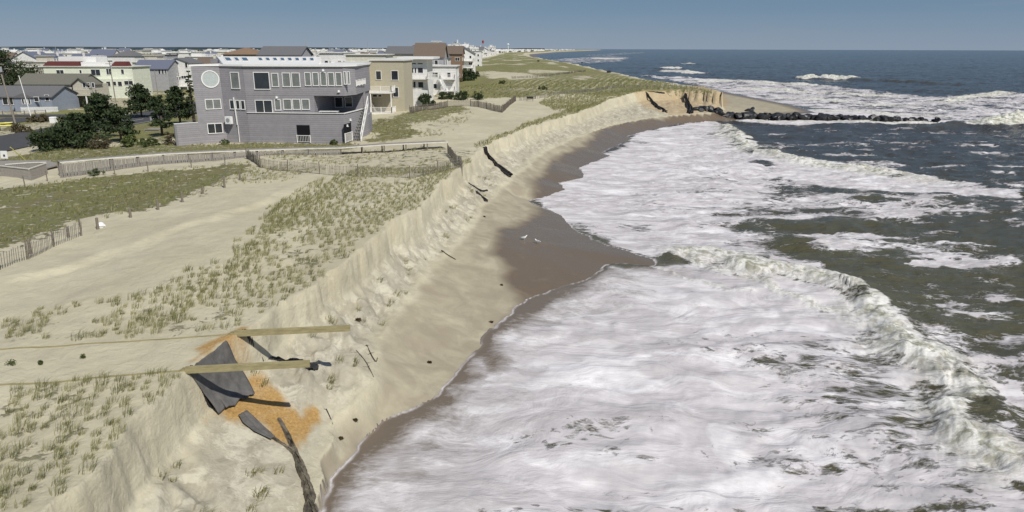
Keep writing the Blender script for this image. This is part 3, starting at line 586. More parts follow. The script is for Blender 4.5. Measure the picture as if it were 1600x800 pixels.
    fcol = mix(mr(n2, .35, .65, 0, .30), fcol, (.42, .40, .39))
    fcol = mix(mr(churn, .05, .4, 0, .85), fcol, mix(mr(noise(1.0, 9, rough=.72, dist=.8), .42, .56), (.235, .235, .135), (.78, .77, .70)))
    L(mix(mask, water, fcol), p.inputs['Base Color'])
    L(mr(mask, 0, 1, .16, .75), p.inputs['Roughness']); p.inputs['IOR'].default_value = 1.33; L(mr(mask, 0, 1, .28, .2), p.inputs['Specular IOR Level'])
    h = ma('ADD', ma('ADD', ma('MULTIPLY', ma('MULTIPLY', noise(1.3, 6, (.6, 1.3, 1), .62, .4), ma('SUBTRACT', 1, ma('MULTIPLY', mask, ma('ADD', .6, ma('MULTIPLY', silky, .36))))), .9), ma('MULTIPLY', ma('MULTIPLY', mask, silk), 1.3)), ma('MULTIPLY', ma('MULTIPLY', mask, ns_), ma('MULTIPLY', n2, .22)))
    h = ma('ADD', h, ma('MULTIPLY', ma('MULTIPLY', mr(F, .0, .6, 1, .1), noise(5, 4, (.7, 1.2, 1))), .14))
    b = N('ShaderNodeBump'); b.inputs['Distance'].default_value = .34; L(h, b.inputs['Height']); L(mr(thin, 0, .7, .75, .3), b.inputs['Strength']); L(b.outputs[0], p.inputs['Normal'])
    return m
sea.data.materials.append(sea_mat())
bay = MB(); bay.add([(-60000, -500, 0), (-300, -500, 0), (-300, 60000, 0), (-60000, 60000, 0)], [(0, 1, 2, 3)])
tag(bay.build('bay_water', mat('bay water', (.03, .045, .07), .3, .4, .1, .01)), kind='structure')

# ------------------------------------------------------------------ buildings
def plane_hit(A, B, px, py):
    """where the picture ray meets the vertical plane through A and B: distance along AB, height"""
    dx, dy, dz = (float(q) for q in ray(px, py)); ex, ey = B[0] - A[0], B[1] - A[1]; L = math.hypot(ex, ey); ex /= L; ey /= L
    nx, ny = ey, -ex; t = (A[0] * nx + A[1] * ny) / (dx * nx + dy * ny)
    return (dx * t - A[0]) * ex + (dy * t - A[1]) * ey, CAMZ + dz * t
class Wall:
    def __init__(s, A, B):   # outside is on the right-hand side of A->B
        s.A = A; s.B = B; L = math.hypot(B[0] - A[0], B[1] - A[1]); s.L = L; s.e = ((B[0] - A[0]) / L, (B[1] - A[1]) / L); s.n = (s.e[1], -s.e[0])
    def p(s, u, z, off=0): return (s.A[0] + s.e[0] * u + s.n[0] * off, s.A[1] + s.e[1] * u + s.n[1] * off, z)
    def blk(s, mb, u0, u1, z0, z1, o0, o1):
        mb.hexa([s.p(u0, z0, o1), s.p(u1, z0, o1), s.p(u1, z0, o0), s.p(u0, z0, o0), s.p(u0, z1, o1), s.p(u1, z1, o1), s.p(u1, z1, o0), s.p(u0, z1, o0)])
def window(parent, W, u0, u1, z0, z1, org, muls=(), hm=(), pane='glass', fw=.09, frame='white_trim', label=None, name='window', sill=True):
    f = MB(org); W.blk(f, u0, u1, z1 - fw, z1, -.02, .07); W.blk(f, u0, u1, z0, z0 + fw, -.02, .07 if not sill else .11)
    W.blk(f, u0, u0 + fw, z0 + fw, z1 - fw, -.02, .065); W.blk(f, u1 - fw, u1, z0 + fw, z1 - fw, -.02, .065)
    for m_ in muls: c = u0 + (u1 - u0) * m_; W.blk(f, c - fw * .45, c + fw * .45, z0 + fw, z1 - fw, -.02, .06)
    for m_ in hm: c = z0 + (z1 - z0) * m_; W.blk(f, u0 + fw, u1 - fw, c - fw * .3, c + fw * .3, -.02, .055)
    fo = f.build(name, M[frame], parent)
    if label: fo['label'] = label
    g_ = MB(org); W.blk(g_, u0 + fw * .5, u1 - fw * .5, z0 + fw * .5, z1 - fw * .5, -.01, .022); g_.build('pane', M[pane], fo)
    return fo
def wpx(parent, W, x0, y0, x1, y1, org, **k):
    """a window whose opening is read off the picture on wall W"""
    a, z1 = plane_hit(W.A, W.B, x0, y0); b, z0 = plane_hit(W.A, W.B, x1, y1); a2, _ = plane_hit(W.A, W.B, x0, y1)
    wd = max(b - a2, .35); c = (a + b) / 2
    return window(parent, W, c - wd / 2, c + wd / 2, z0, z1, org, **k)
def railing(mb, pts, h=1.0, sp=.18, th=.05, post=1.8):
    for a, b in zip(pts[:-1], pts[1:]):
        a = Vector(a); b = Vector(b); L = (b - a).length
        mb.bar(a + Vector((0, 0, h)), b + Vector((0, 0, h)), .09, .07); mb.bar(a + Vector((0, 0, .12)), b + Vector((0, 0, .12)), .05, .05)
        n = max(1, int(L / sp))
        for i in range(n + 1): p_ = a.lerp(b, i / n); mb.bar(p_ + Vector((0, 0, .12)), p_ + Vector((0, 0, h - .03)), th * .7, th * .7)
        n = max(1, round(L / post))
        for i in range(n + 1): p_ = a.lerp(b, i / n); mb.bar(p_, p_ + Vector((0, 0, h + .08)), .11, .11)
def roof_parts(root, o2w, W_, D, ze, rise, kind, roofm, org, oh=.4, wallm=None, wall_mb=None, fascia='white_trim', th=.2):
    """o2w(u, v, z): local to world; W_ along the front, D away from it"""
    r = MB(org)
    def slab(p): # p: 4 points of the upper face, made th thick downwards
        q = [Vector(a) - Vector((0, 0, th)) for a in p]; r.hexa([*q, *p])
    if kind == 'gx':   # ridge along the front
        s = rise / (D / 2)
        slab([o2w(-oh, -oh, ze - s * oh + th), o2w(W_ + oh, -oh, ze - s * oh + th), o2w(W_ + oh, D / 2, ze + rise + th), o2w(-oh, D / 2, ze + rise + th)])
        slab([o2w(-oh, D / 2 + .003, ze + rise + th), o2w(W_ + oh, D / 2 + .003, ze + rise + th), o2w(W_ + oh, D + oh, ze - s * oh + th), o2w(-oh, D + oh, ze - s * oh + th)])
        for u in (0, W_ - .12): wall_mb.add([o2w(u, 0, ze), o2w(u, D, ze), o2w(u, D / 2, ze + rise), o2w(u + .12, 0, ze), o2w(u + .12, D, ze), o2w(u + .12, D / 2, ze + rise)], [(0, 2, 1), (3, 4, 5), (0, 1, 4, 3), (1, 2, 5, 4), (2, 0, 3, 5)])
    elif kind == 'gy': # gable end to the front
        s = rise / (W_ / 2)
        slab([o2w(-oh, -oh, ze - s * oh + th), o2w(W_ / 2, -oh, ze + rise + th), o2w(W_ / 2, D + oh, ze + rise + th), o2w(-oh, D + oh, ze - s * oh + th)])
        slab([o2w(W_ / 2 + .003, -oh, ze + rise + th), o2w(W_ + oh, -oh, ze - s * oh + th), o2w(W_ + oh, D + oh, ze - s * oh + th), o2w(W_ / 2 + .003, D + oh, ze + rise + th)])
        for v in (0, D - .12): wall_mb.add([o2w(0, v, ze), o2w(W_, v, ze), o2w(W_ / 2, v, ze + rise), o2w(0, v + .12, ze), o2w(W_, v + .12, ze), o2w(W_ / 2, v + .12, ze + rise)], [(0, 1, 2), (3, 5, 4), (0, 3, 4, 1), (1, 4, 5, 2), (2, 5, 3, 0)])
    elif kind == 'hip':
        i = min(W_, D) / 2; b = [o2w(-oh, -oh, ze), o2w(W_ + oh, -oh, ze), o2w(W_ + oh, D + oh, ze), o2w(-oh, D + oh, ze)]; t = [Vector(q) + Vector((0, 0, .15)) for q in b]
        if W_ >= D: e = [o2w(i, D / 2, ze + rise), o2w(W_ - i + .01, D / 2, ze + rise)]; fs = [(4, 5, 9, 8), (5, 6, 9), (6, 7, 8, 9), (7, 4, 8)]
        else: e = [o2w(W_ / 2, i, ze + rise), o2w(W_ / 2, D - i + .01, ze + rise)]; fs = [(4, 5, 8), (5, 6, 9, 8), (6, 7, 9), (7, 4, 8, 9)]
        r.add([*b, *t, *e], [(3, 2, 1, 0), (0, 1, 5, 4), (1, 2, 6, 5), (2, 3, 7, 6), (3, 0, 4, 7)] + fs)
    else:              # flat, or a low shed rising away from the front
        rr = rise if kind == 'shed' else 0
        slab([o2w(-oh, -oh, ze + th + .02), o2w(W_ + oh, -oh, ze + th + .02), o2w(W_ + oh, D + oh, ze + th + rr + .02), o2w(-oh, D + oh, ze + th + rr + .02)])
        if rr: wall_mb.add([o2w(0, 0, ze), o2w(W_, 0, ze), o2w(W_, D, ze), o2w(0, D, ze), o2w(W_, D, ze + rr), o2w(0, D, ze + rr)], [(0, 1, 4, 5), (1, 2, 4), (0, 5, 3), (3, 5, 4, 2), (0, 3, 2, 1)])
    return r.build('roof', M[roofm], root)
def house(name, label, cat, FL, FR, z0, ze, D, kind, rise, wallm, roofm, wins=(), swins=(), group=None, rndw=0, oh=.4, th=.2):
    """rectangular house: FL, FR front corners on the ground (world xy); sides perpendicular; wins: window rectangles in picture coordinates on the front, swins on the right side"""
    L = math.hypot(FR[0] - FL[0], FR[1] - FL[1]); ex = ((FR[0] - FL[0]) / L, (FR[1] - FL[1]) / L); ey = (-ex[1], ex[0])
    org = ((FL[0] + FR[0]) / 2 + ey[0] * D / 2, (FL[1] + FR[1]) / 2 + ey[1] * D / 2, z0)
    root = empty(name, org, label, cat, group)
    w2 = lambda u, v, z: (FL[0] + ex[0] * u + ey[0] * v, FL[1] + ex[1] * u + ey[1] * v, z)
    wm = MB(org); wm.hexa([w2(0, 0, z0 - .5), w2(L, 0, z0 - .5), w2(L, D, z0 - .5), w2(0, D, z0 - .5), w2(0, 0, ze), w2(L, 0, ze), w2(L, D, ze), w2(0, D, ze)])
    rf = roof_parts(root, w2, L, D, ze, rise, kind, roofm, org, oh, wall_mb=wm, th=th)
    wm.build('wall', M[wallm], root)
    Wf = Wall(FL, FR); Ws = Wall(FR, w2(L, D, 0)[:2])
    for q in wins: wpx(root, Wf, *q[:4], org, muls=(.5,) if len(q) > 4 and q[4] == 2 else ((.33, .66) if len(q) > 4 and q[4] == 3 else ()), pane=q[5] if len(q) > 5 else 'glass')
    for q in swins: wpx(root, Ws, *q[:4], org)
    if rndw:
        fl = max(1, int(round((ze - z0) / 2.9))); rr = random.Random(int(abs(FL[0] * 13 + FL[1])))
        for W in (Wf, Ws):
            n = max(1, int(W.L / 3.2))
            for f_ in range(fl):
                for i in range(n):
                    if rr.random() < .22: continue
                    c = (i + .5) * W.L / n; ww = rr.choice([.5, .5, .85]); zz = z0 + f_ * 2.9 + .9
                    if zz + 1.3 < ze: window(root, W, c - ww, c + ww, zz, zz + 1.3, org, muls=(.5,) if ww > .6 else (), sill=False)
    return root, w2, L, org, Wf, Ws
def ztop(P, px, py): return zray(px, py, P[1])
def add_deck(root, org, W, u0, u1, z, out, mat_='white_trim', rail=True, posts=None, th=.25, name='balcony'):
    d = MB(org); W.blk(d, u0, u1, z - th, z, .0, out); dk = d.build(name, M[mat_], root)
    if rail:
        r = MB(org); railing(r, [W.p(u0 + .06, z, .05), W.p(u0 + .06, z, out - .06), W.p(u1 - .06, z, out - .06), W.p(u1 - .06, z, .05)], sp=.16); r.build('railing', M[mat_], dk)
    if posts is not None:
        for u in (u0 + .15, (u0 + u1) / 2, u1 - .15):
            p_ = MB(org); p_.bar(W.p(u, posts, out - .15), W.p(u, z - th, out - .15), .18, .18); p_.build('post', M[mat_], dk)
    return dk

# ---- the big grey-mauve beach house (plan traced on the ground, depth 12 m) ----
HZ = 4.45
def hp(px, py): return at(px, py, HZ)
h0 = hp(276, 227); h1 = hp(313.5, 224); h2 = hp(355.5, 221.5); h3 = hp(391, 223); h4 = hp(481, 224.5); h5 = hp(545, 225.5)
e_ = (math.cos(math.radians(80)), math.sin(math.radians(80)))
def back(p, d): return (p[0] + e_[0] * d * .1, p[1] + d)
def XP(px, Y): r_ = ray(px, 150); return (float(r_[0] / r_[1]) * Y, Y)
h5 = hp(541.5, 225); h6 = XP(573, 104.5)      # right side face runs back from the sea-side corner
org = (-33, 101, HZ)
bh = empty('beach_house', org, 'large three-storey grey-mauve sided house with round window and skylit white roof', 'house')
ZT = zray(470, 104.5, h4[1]); Z3 = zray(500, 150, h4[1]); Z2 = zray(420, 177, h4[1])   # eave, third floor, deck wall top
BK = 109.5
wm = MB(org)
wm.prism([h1, h2, (h2[0] + 1, BK), (h1[0] + 1.5, BK)], HZ - 1, ZT + .01)                          # tower with round window
wm.prism([(h2[0] + .01, h2[1] + .02), h3, (h3[0] + .5, BK - .1), (h2[0] + .99, BK - .1)], HZ - 1, ZT + .005)   # turned bay
wr = wm.build('tower_wall', M['mauve'], bh)
# main block: first floor, second floor (leaving the covered terrace), third floor
s_t = plane_hit(h4, h5, 488, 150)[0]   # terrace starts
e45 = ((h5[0] - h4[0]) / math.dist(h4, h5), (h5[1] - h4[1]) / math.dist(h4, h5)); n45 = (e45[1], -e45[0])
def q45(u, off=0): return (h4[0] + e45[0] * u - n45[0] * off, h4[1] + e45[1] * u - n45[1] * off)
L45 = math.dist(h4, h5)
h5a = XP(557.5, 99.8)
mb_ = MB(org); mb_.prism([(h3[0] + .01, h3[1]), h4, q45(L45), h5a, h6, (h6[0] - .4, BK), (h3[0] + .51, BK)], HZ - 1, Z2 - 1.05); mb_.build('ground_floor_wall', M['mauve'], bh)
mb_ = MB(org); W34 = Wall(h3, h4); W45 = Wall(h4, q45(L45))
W34.blk(mb_, 0.02, W34.L, Z2 - 1.05, Z2, -.18, .0); W45.blk(mb_, 0, W45.L, Z2 - 1.05, Z2, -.18, 0); Wc = Wall(q45(L45), h5a); Wc.blk(mb_, 0, Wc.L, Z2 - 1.05, Z2, -.18, 0); Wd_ = Wall(h5a, h6); Wd_.blk(mb_, 0, Wd_.L, Z2 - 1.05, Z2, -.18, 0)
mb_.build('terrace_parapet', M['mauve'], bh)
mb_ = MB(org); mb_.bar(W34.p(0, Z2 + .035, -.05), W34.p(W34.L, Z2 + .035, -.05), .34, .07); mb_.bar(W45.p(0, Z2 + .035, -.05), W45.p(W45.L, Z2 + .035, -.05), .34, .07); mb_.bar(Wc.p(0, Z2 + .045, -.05), Wc.p(Wc.L, Z2 + .045, -.05), .34, .07); mb_.bar(Wd_.p(0, Z2 + .055, -.05), Wd_.p(Wd_.L, Z2 + .055, -.05), .34, .07)
mb_.build('parapet_cap', M['white_trim'], bh)
set_ = 1.0   # upper floors stand one metre behind the parapet
def inn(p, d=set_): return (p[0], p[1] + d)
U3 = (h3[0] + .02, h3[1] + .05); U4 = inn(h4, .6); Ut = q45(s_t, .6); U5 = q45(L45, .6)
W3u = Wall(U3, U4); W4u = Wall(U4, U5)
mb_ = MB(org); mb_.prism([U3, U4, Ut, (Ut[0] + .2, BK - 5.5), (h6[0] - .5, BK - 5.5), (h6[0] - .6, BK - .05), (h3[0] + .53, BK - .05)], Z2 - 1.04, Z3 - .02); mb_.build('second_floor_wall', M['mauve'], bh)
U6 = XP(557, 98.2); U7 = (h6[0] - .3, h6[1] - .1)
mb_ = MB(org); mb_.prism([U3, U4, U5, U6, U7, (h6[0] - .4, BK), (h3[0] + .52, BK)], Z3, ZT + .02); mb_.build('third_floor_wall', M['mauve'], bh)
mb_ = MB(org)
for p_ in (q45(s_t + .3, .9), q45(L45 - .3, .9)): pass
mb_.bar((h6[0] - .3, h6[1] - .3, Z2 - 1), (h6[0] - .3, h6[1] - .3, Z3), .3, .3); mb_.build('corner_post', M['mauve'], bh)
# roof edge and the sloping skylight roof
mb_ = MB(org)
out = [(h1[0] - .15, h1[1] - .15), (h2[0] + .05, h2[1] - .15), (h3[0] + .1, h3[1] - .25), (U4[0], U4[1] - .25), (U5[0] + .1, U5[1] - .2), (U6[0] + .3, U6[1] - .1), (U7[0] + .2, U7[1] - .1), (h6[0] - .2, BK + .2), (h1[0] + 1.3, BK + .2)]
mb_.prism(out, ZT + .03, ZT + .25); roof = mb_.build('roof', M['white_trim'], bh)
zr = zray(345, 88.3, BK - 2.5)
RA, RB = plane_hit((-60, h3[1] + .3), (0, h3[1] + .3), 347, 100)[0] - 60, plane_hit((-60, h3[1] + .3), (0, h3[1] + .3), 497, 100)[0] - 60
RA0 = plane_hit((-60, BK - 2.5), (0, BK - 2.5), 339, 90)[0] - 60; RB0 = plane_hit((-60, BK - 2.5), (0, BK - 2.5), 496, 91)[0] - 60
mb_ = MB(org); mb_.add([(RA, h3[1] + .8, ZT + .253), (RB, h3[1] + .8, ZT + .253), (RB0, BK - 2.5, zr), (RA0, BK - 2.5, zr), (RA0, BK - .4, zr), (RB0, BK - .4, zr), (RA0, BK - .4, ZT + .253), (RB0, BK - .4, ZT + .253), (RA0, BK - 2.5, ZT + .253), (RB0, BK - 2.5, ZT + .253)],
         [(0, 1, 2, 3), (3, 2, 5, 4), (4, 5, 7, 6), (0, 3, 8), (8, 3, 4, 6), (1, 9, 2), (9, 7, 5, 2), (0, 8, 9, 1), (8, 6, 7, 9)])
sl = mb_.build('skylight_slope', M['white_trim'], bh)
def slope_pt(f, v, lift=.0):   # f along, v up the slope
    a = Vector((RA, h3[1] + .8, ZT + .253)).lerp(Vector((RB, h3[1] + .8, ZT + .253)), f); b = Vector((RA0, BK - 2.5, zr)).lerp(Vector((RB0, BK - 2.5, zr)), f)
    nrm = (Vector((RB, h3[1] + .8, 0)) - Vector((RA, h3[1] + .8, 0))).cross(b - a).normalized()
    return a.lerp(b, v) + nrm * lift
for i, (f0, f1) in enumerate([(.055, .125), (.155, .20), (.225, .295)] + [(.395 + .0745 * k, .395 + .0745 * k + .045) for k in range(8)]):
    v0, v1 = (.38, .86) if i < 3 else (.42, .84)
    fr = MB(org); c = [slope_pt(f0, v0), slope_pt(f1, v0), slope_pt(f1, v1), slope_pt(f0, v1)]; c2 = [slope_pt(f0, v0, .05), slope_pt(f1, v0, .05), slope_pt(f1, v1, .05), slope_pt(f0, v1, .05)]
    fr.hexa([*c, *c2]); fo = fr.build('skylight', M['white_trim'], bh)
    pn = MB(org); df = (f1 - f0) * .14; dv = .05; c = [slope_pt(a, b, .053) for a, b in ((f0 + df, v0 + dv), (f1 - df, v0 + dv), (f1 - df, v1 - dv), (f0 + df, v1 - dv))]; c2 = [slope_pt(a, b, .07) for a, b in ((f0 + df, v0 + dv), (f1 - df, v0 + dv), (f1 - df, v1 - dv), (f0 + df, v1 - dv))]
    pn.hexa([*c, *c2]); pn.build('pane', M['glass'], fo)
# chimney-like grey box behind, low wall on the left
mb_ = MB(org); mb_.prism([(h1[0] + 1.5, BK - 4.5), (RA0 - .2, BK - 4.5), (RA0 - .2, BK - .5), (h1[0] + 1.8, BK - .5)], ZT + .256, zr - .3); mb_.build('roof_room', M['mauve'], bh)
zl = zray(290, 194, h0[1]); zl2 = zray(276, 186, h0[1])
mb_ = MB(org); Wl = Wall(h0, (h1[0] - .01, h1[1])); Wl.blk(mb_, 0, Wl.L, HZ - 1, zl, -.2, 0); Wl2 = Wall((h0[0] + .5, h0[1] + 5), h0); Wl2.blk(mb_, 0, Wl2.L, HZ - 1, zl, -.2, -.001); mb_.build('garden_wall', M['mauve'], bh)
mb_ = MB(org); mb_.bar(Wl.p(0, zl + .03, -.1), Wl.p(Wl.L, zl + .03, -.1), .28, .06); mb_.build('wall_cap', M['white_trim'], bh)
W12 = Wall(h1, h2); W23 = Wall(h2, h3)
# round window
cu, cz = plane_hit(h1, h2, 328.5, 123.5); ru = 1.15; f = MB(org); pn = MB(org); n_ = 28
def ring(mb, r0, r1, o0, o1):
    vs = []; 
    for k in range(n_):
        a = 2 * math.pi * k / n_
        for r_, o_ in ((r0, o0), (r1, o0), (r1, o1), (r0, o1)): vs.append(W12.p(cu + r_ * math.cos(a), cz + r_ * math.sin(a), o_))
    mb.add(vs, [(4 * k + j, 4 * ((k + 1) % n_) + j, 4 * ((k + 1) % n_) + (j + 1) % 4, 4 * k + (j + 1) % 4) for k in range(n_) for j in range(4)])
ring(f, ru - .14, ru, -.02, .09); fo = f.build('round_window', M['white_trim'], bh)
pn.add([W12.p(cu + (ru - .1) * math.cos(2 * math.pi * k / n_), cz + (ru - .1) * math.sin(2 * math.pi * k / n_), o) for o in (-.01, .03) for k in range(n_)], [tuple(range(n_))[::-1], tuple(range(n_, 2 * n_))] + [(k, (k + 1) % n_, n_ + (k + 1) % n_, n_ + k) for k in range(n_)]); pn.build('pane', M['glassblock'], fo)
def zz(x, y): return 260 + x / 4, 60 + y / 4
def wz(W, x0, y0, x1, y1, **k): a = zz(x0, y0); b = zz(x1, y1); return wpx(bh, W, a[0], a[1], b[0], b[1], org, **k)
wz(W12, 242, 380, 342, 441, muls=(.5,), pane='blind'); wz(W12, 256, 532, 352, 592, muls=(.5,))
wz(W23, 402, 210, 457, 316, pane='blind'); wz(W23, 396, 383, 424, 443); wz(W23, 434, 385, 460, 444); wz(W23, 466, 386, 492, 446)
wz(W3u, 546, 210, 646, 320, label='large square picture window'); wz(W3u, 657, 216, 702, 304, pane='blind')
W3a = W3u
for a in [(724, 214, 776, 304), (782, 214, 836, 304)]: wz(W3u, *a, pane='blind')
for x in (864, 913, 962, 1010, 1057): wz(W4u, x, 212, x + 40, 297, pane='blind')
for x in (1108, 1130): wz(W4u, x, 205, x + 18, 288, pane='blind')
wz(W3u, 556, 384, 664, 470, muls=(.5,), name='patio_door', sill=False)
for a in [(676, 380, 716, 450), (730, 378, 784, 446), (788, 378, 838, 446), (845, 378, 896, 446)]: wz(W3u, *a, pane='blind')
# covered terrace back wall doors
WT = Wall((Ut[0] + .2, BK - 5.5), (h6[0], BK - 5.5))
for a in [(1052, 366, 1104, 432), (1116, 364, 1164, 430)]: wz(WT, *a)
WTs = Wall((Ut[0] + .2, BK - 5.5), Ut)
# ground floor opening, its inner shade a near-black panel, with short white railing
def opening(W, x0, y0, x1, y1, rail_y):
    a = zz(x0, y0); b = zz(x1, y1); u0, z1 = plane_hit(W.A, W.B, *a); u1, z0 = plane_hit(W.A, W.B, *b)
    v = MB(org); W.blk(v, u0, u1, z0, z1, -.02, .012); vo = v.build('carport_shade_panel', M['opening_shade'], bh)
    _, zrr = plane_hit(W.A, W.B, *zz(x0, rail_y)); r = MB(org); railing(r, [W.p(u0, z0, .1), W.p(u1, z0, .1)], h=max(.8, zrr - z0), sp=.22); r.build('railing', M['white_trim'], vo)
W45f = Wall(h4, q45(L45)); W3f = Wall(h3, h4)
opening(W3f, 812, 541, 903, 652, 606)
opening(Wc, 1108, 538, 1160, 640, 598)
# air conditioner, downpipe, lamps, patio furniture
a = plane_hit(h2, h3, *zz(385, 485)); b = plane_hit(h2, h3, *zz(425, 532)); m_ = MB(org); W23.blk(m_, a[0], b[0], b[1], a[1], .25, .75); ac = m_.build('air_conditioner', M['plasticwhite'], bh)
m_ = MB(org); cu2 = (a[0] + b[0]) / 2; cz2 = (a[1] + b[1]) / 2
m_.add([W23.p(cu2 + .3 * math.cos(k * math.pi / 8), cz2 + .3 * math.sin(k * math.pi / 8), o) for o in (.74, .77) for k in range(16)], [tuple(range(16, 32))] + [(k, (k + 1) % 16, 16 + (k + 1) % 16, 16 + k) for k in range(16)]); m_.build('fan_grille', M['metal'], ac)
for u_ in (a[0] + .1, b[0] - .1): m_ = MB(org); m_.bar(W23.p(u_, b[1] - .05, 0), W23.p(u_, b[1] - .05, .8), .05, .05); m_.build('bracket', M['metal'], ac)
a = plane_hit(h2, h3, *zz(423, 368)); b = plane_hit(h2, h3, *zz(445, 540)); m_ = MB(org); m_.bar(W23.p(a[0], a[1], .12), W23.p(a[0] + .15, b[1], .12), .16, .12); m_.bar(W23.p(a[0] + .2, b[1] - .05, .1), W23.p(a[0] + .2, HZ, .1), .09, .09); m_.build('downpipe', M['white_trim'], bh)
for W, x, y in [(W3u, 690, 368), (W4u, 980, 199), (W4u, 1078, 330), (Wc, 1148, 508), (Wc, 1128, 545)]:
    u, z = plane_hit(W.A, W.B, *zz(x, y)); m_ = MB(org); W.blk(m_, u - .12, u + .12, z - .1, z + .14, 0, .14); W.blk(m_, u - .18, u + .18, z - .14, z - .10, 0, .22); m_.build('wall_lamp', M['plasticwhite'], bh)
m_ = MB(org); railing(m_, [(U6[0] + .1, U6[1] - .1, Z3 + 1.1), (U7[0] + .3, U7[1] - .3, Z3 + 1.1)], h=.8); m_.build('balcony_railing', M['white_trim'], bh)
# outside stair on the sea side, white stringer falling towards the viewer
st = MB(org); A_ = Vector((*XP(568, 102.5), Z2 + .6)); B_ = Vector((*XP(553, 96.5), HZ)); 
for k in range(13):
    p_ = A_.lerp(B_, (k + .5) / 13); st.box(p_.x - .55, p_.x + .5, p_.y - .2, p_.y + .2, p_.z - .04, p_.z)
sto = st.build('outside_stair', M['greywood'], bh)
st = MB(org); st.bar(A_ + Vector((.6, 0, .1)), B_ + Vector((.6, 0, .1)), .08, .32); st.bar(A_ + Vector((.6, 0, 1.2)), B_ + Vector((.6, 0, 1.1)), .1, .12)
for k in range(7): p_ = A_.lerp(B_, k / 6) + Vector((.6, 0, 0)); st.bar(p_, p_ + Vector((0, 0, 1.15)), .07, .07)
st.build('handrail', M['white_trim'], sto)
# lounge chair and table on the terrace
def terr_pt(px, py, z): return at(px, py, z)
tx, ty = at(497, 172, Z2); tz = Z2 - 1.02
t_ = empty('lounge_chair', (tx, U4[1] + 1.2, tz), 'white lounge chair on the covered terrace of the mauve house', 'lounge chair')
m_ = MB(t_.location); y_ = U4[1] + 1.2; m_.hexa([(tx, y_ - .3, tz + .3), (tx + 1.5, y_ - .3, tz + .35), (tx + 1.5, y_ + .3, tz + .35), (tx, y_ + .3, tz + .3), (tx, y_ - .3, tz + .4), (tx + 1.5, y_ - .3, tz + .45), (tx + 1.5, y_ + .3, tz + .45), (tx, y_ + .3, tz + .4)]); m_.build('seat', M['plasticwhite'], t_)
m_ = MB(t_.location); m_.bar((tx + .05, y_, tz + .4), (tx - .5, y_, tz + 1.35), .6, .08, (1, 0, 0)); m_.build('backrest', M['plasticwhite'], t_)
for dx in (.1, 1.4):
    for dy in (-.25, .25): m_ = MB(t_.location); m_.bar((tx + dx, y_ + dy, tz), (tx + dx, y_ + dy, tz + .32), .06, .06); m_.build('leg', M['plasticwhite'], t_)
tx = at(530, 170, Z2)[0]; t_ = empty('terrace_table', (tx, U5[1] + 1.4, tz), 'long white topped table on the covered terrace', 'table'); y_ = U5[1] + 1.4
m_ = MB(t_.location); m_.box(tx - 1.3, tx + 1.3, y_ - .5, y_ + .5, tz + 1.12, tz + 1.2); m_.build('table_top', M['plasticwhite'], t_)
for dx in (-1.2, 1.2):
    for dy in (-.4, .4): m_ = MB(t_.location); m_.bar((tx + dx, y_ + dy, tz), (tx + dx, y_ + dy, tz + 1.12), .07, .07); m_.build('leg', M['plasticwhite'], t_)

# ---- neighbours on the left, read off the picture at ground height 3 ----
TZ = 3.0
def fr(x0, x1, y, z=TZ):  # front wall square to the street at the depth of picture row y (at column x0)
    Y = at(x0, y, z)[1]; X0 = at(x0, y, z)[0]; dx, dy, _ = ray(x1, y); return (X0, Y), (float(dx / dy) * Y, Y)
def zt(P, px, py): return zray(px, py, P[1])
# blue cottage
A, B = fr(-40, 84, 173.5); ze = zt(A, 30, 151)
r, w2, L, og, Wf, Ws = house('blue_cottage', 'low grey-blue cottage with white framed windows behind a white picket fence', 'house', A, B, TZ, ze, 10, 'gx', 2.0, 'bluegrey', 'greyroof', [(4, 152, 29, 164, 3), (70, 148, 77, 158), (-30, 152, -12, 164, 2)])
P1, P2 = (at(33, 174, TZ)[0], A[1] - 2.2), (at(66, 174, TZ)[0], A[1] - 2.2)
b_ = MB(og); b_.box(P1[0], P2[0], A[1] - 2.2, A[1] - .01, TZ - .3, ze - .1); b_.build('sun_porch', M['bluegrey'], r)
b_ = MB(og); b_.add([(P1[0] - .3, A[1] - 2.5, ze - .08), (P2[0] + .3, A[1] - 2.5, ze - .08), (P2[0] + .3, A[1] - .02, ze - .08), (P1[0] - .3, A[1] - .02, ze - .08), ((P1[0] + P2[0]) / 2, A[1] - 2.5, ze + .9), ((P1[0] + P2[0]) / 2, A[1] + 2, ze + .9)], [(3, 2, 1, 0), (0, 1, 4), (0, 4, 5, 3), (1, 2, 5, 4)]); b_.build('porch_roof', M['greyroof'], r)
Wp = Wall(P1, P2)
for x in (34, 39, 44): wpx(r, Wp, x, 153.5, x + 4, 163, og)
wpx(r, Wp, 53, 151, 61, 159, og)
# beige two-storey
A, B = fr(33, 131, 166); ze = zt(A, 60, 131.5)
r, w2, L, og, Wf, Ws = house('beige_house', 'beige two-storey house with olive grey roof and raised front deck with stairs', 'house', A, B, TZ, ze, 9, 'gx', 2.2, 'beige', 'oliveroof', [(47, 132, 51, 138), (75, 132, 80, 138), (91, 132, 97, 138), (111, 132, 118, 141), (92, 150, 100, 158)])
g0, g1 = at(127, 166, TZ)[0], at(152, 166, TZ)[0]
b_ = MB(og); b_.box(g0, g1, A[1] - 1.5, A[1] + 7, TZ - .3, ze - .05); b_.add([(g0, A[1] - 1.5, ze - .049), (g1, A[1] - 1.5, ze - .049), ((g0 + g1) / 2, A[1] - 1.5, ze + 1.5), (g0, A[1] - 1.2, ze - .049), (g1, A[1] - 1.2, ze - .049), ((g0 + g1) / 2, A[1] - 1.2, ze + 1.5)], [(0, 1, 2), (3, 5, 4), (0, 2, 5, 3), (1, 4, 5, 2)]); wg = b_.build('gable_wing', M['beige'], r)
b_ = MB(og); gm = (g0 + g1) / 2
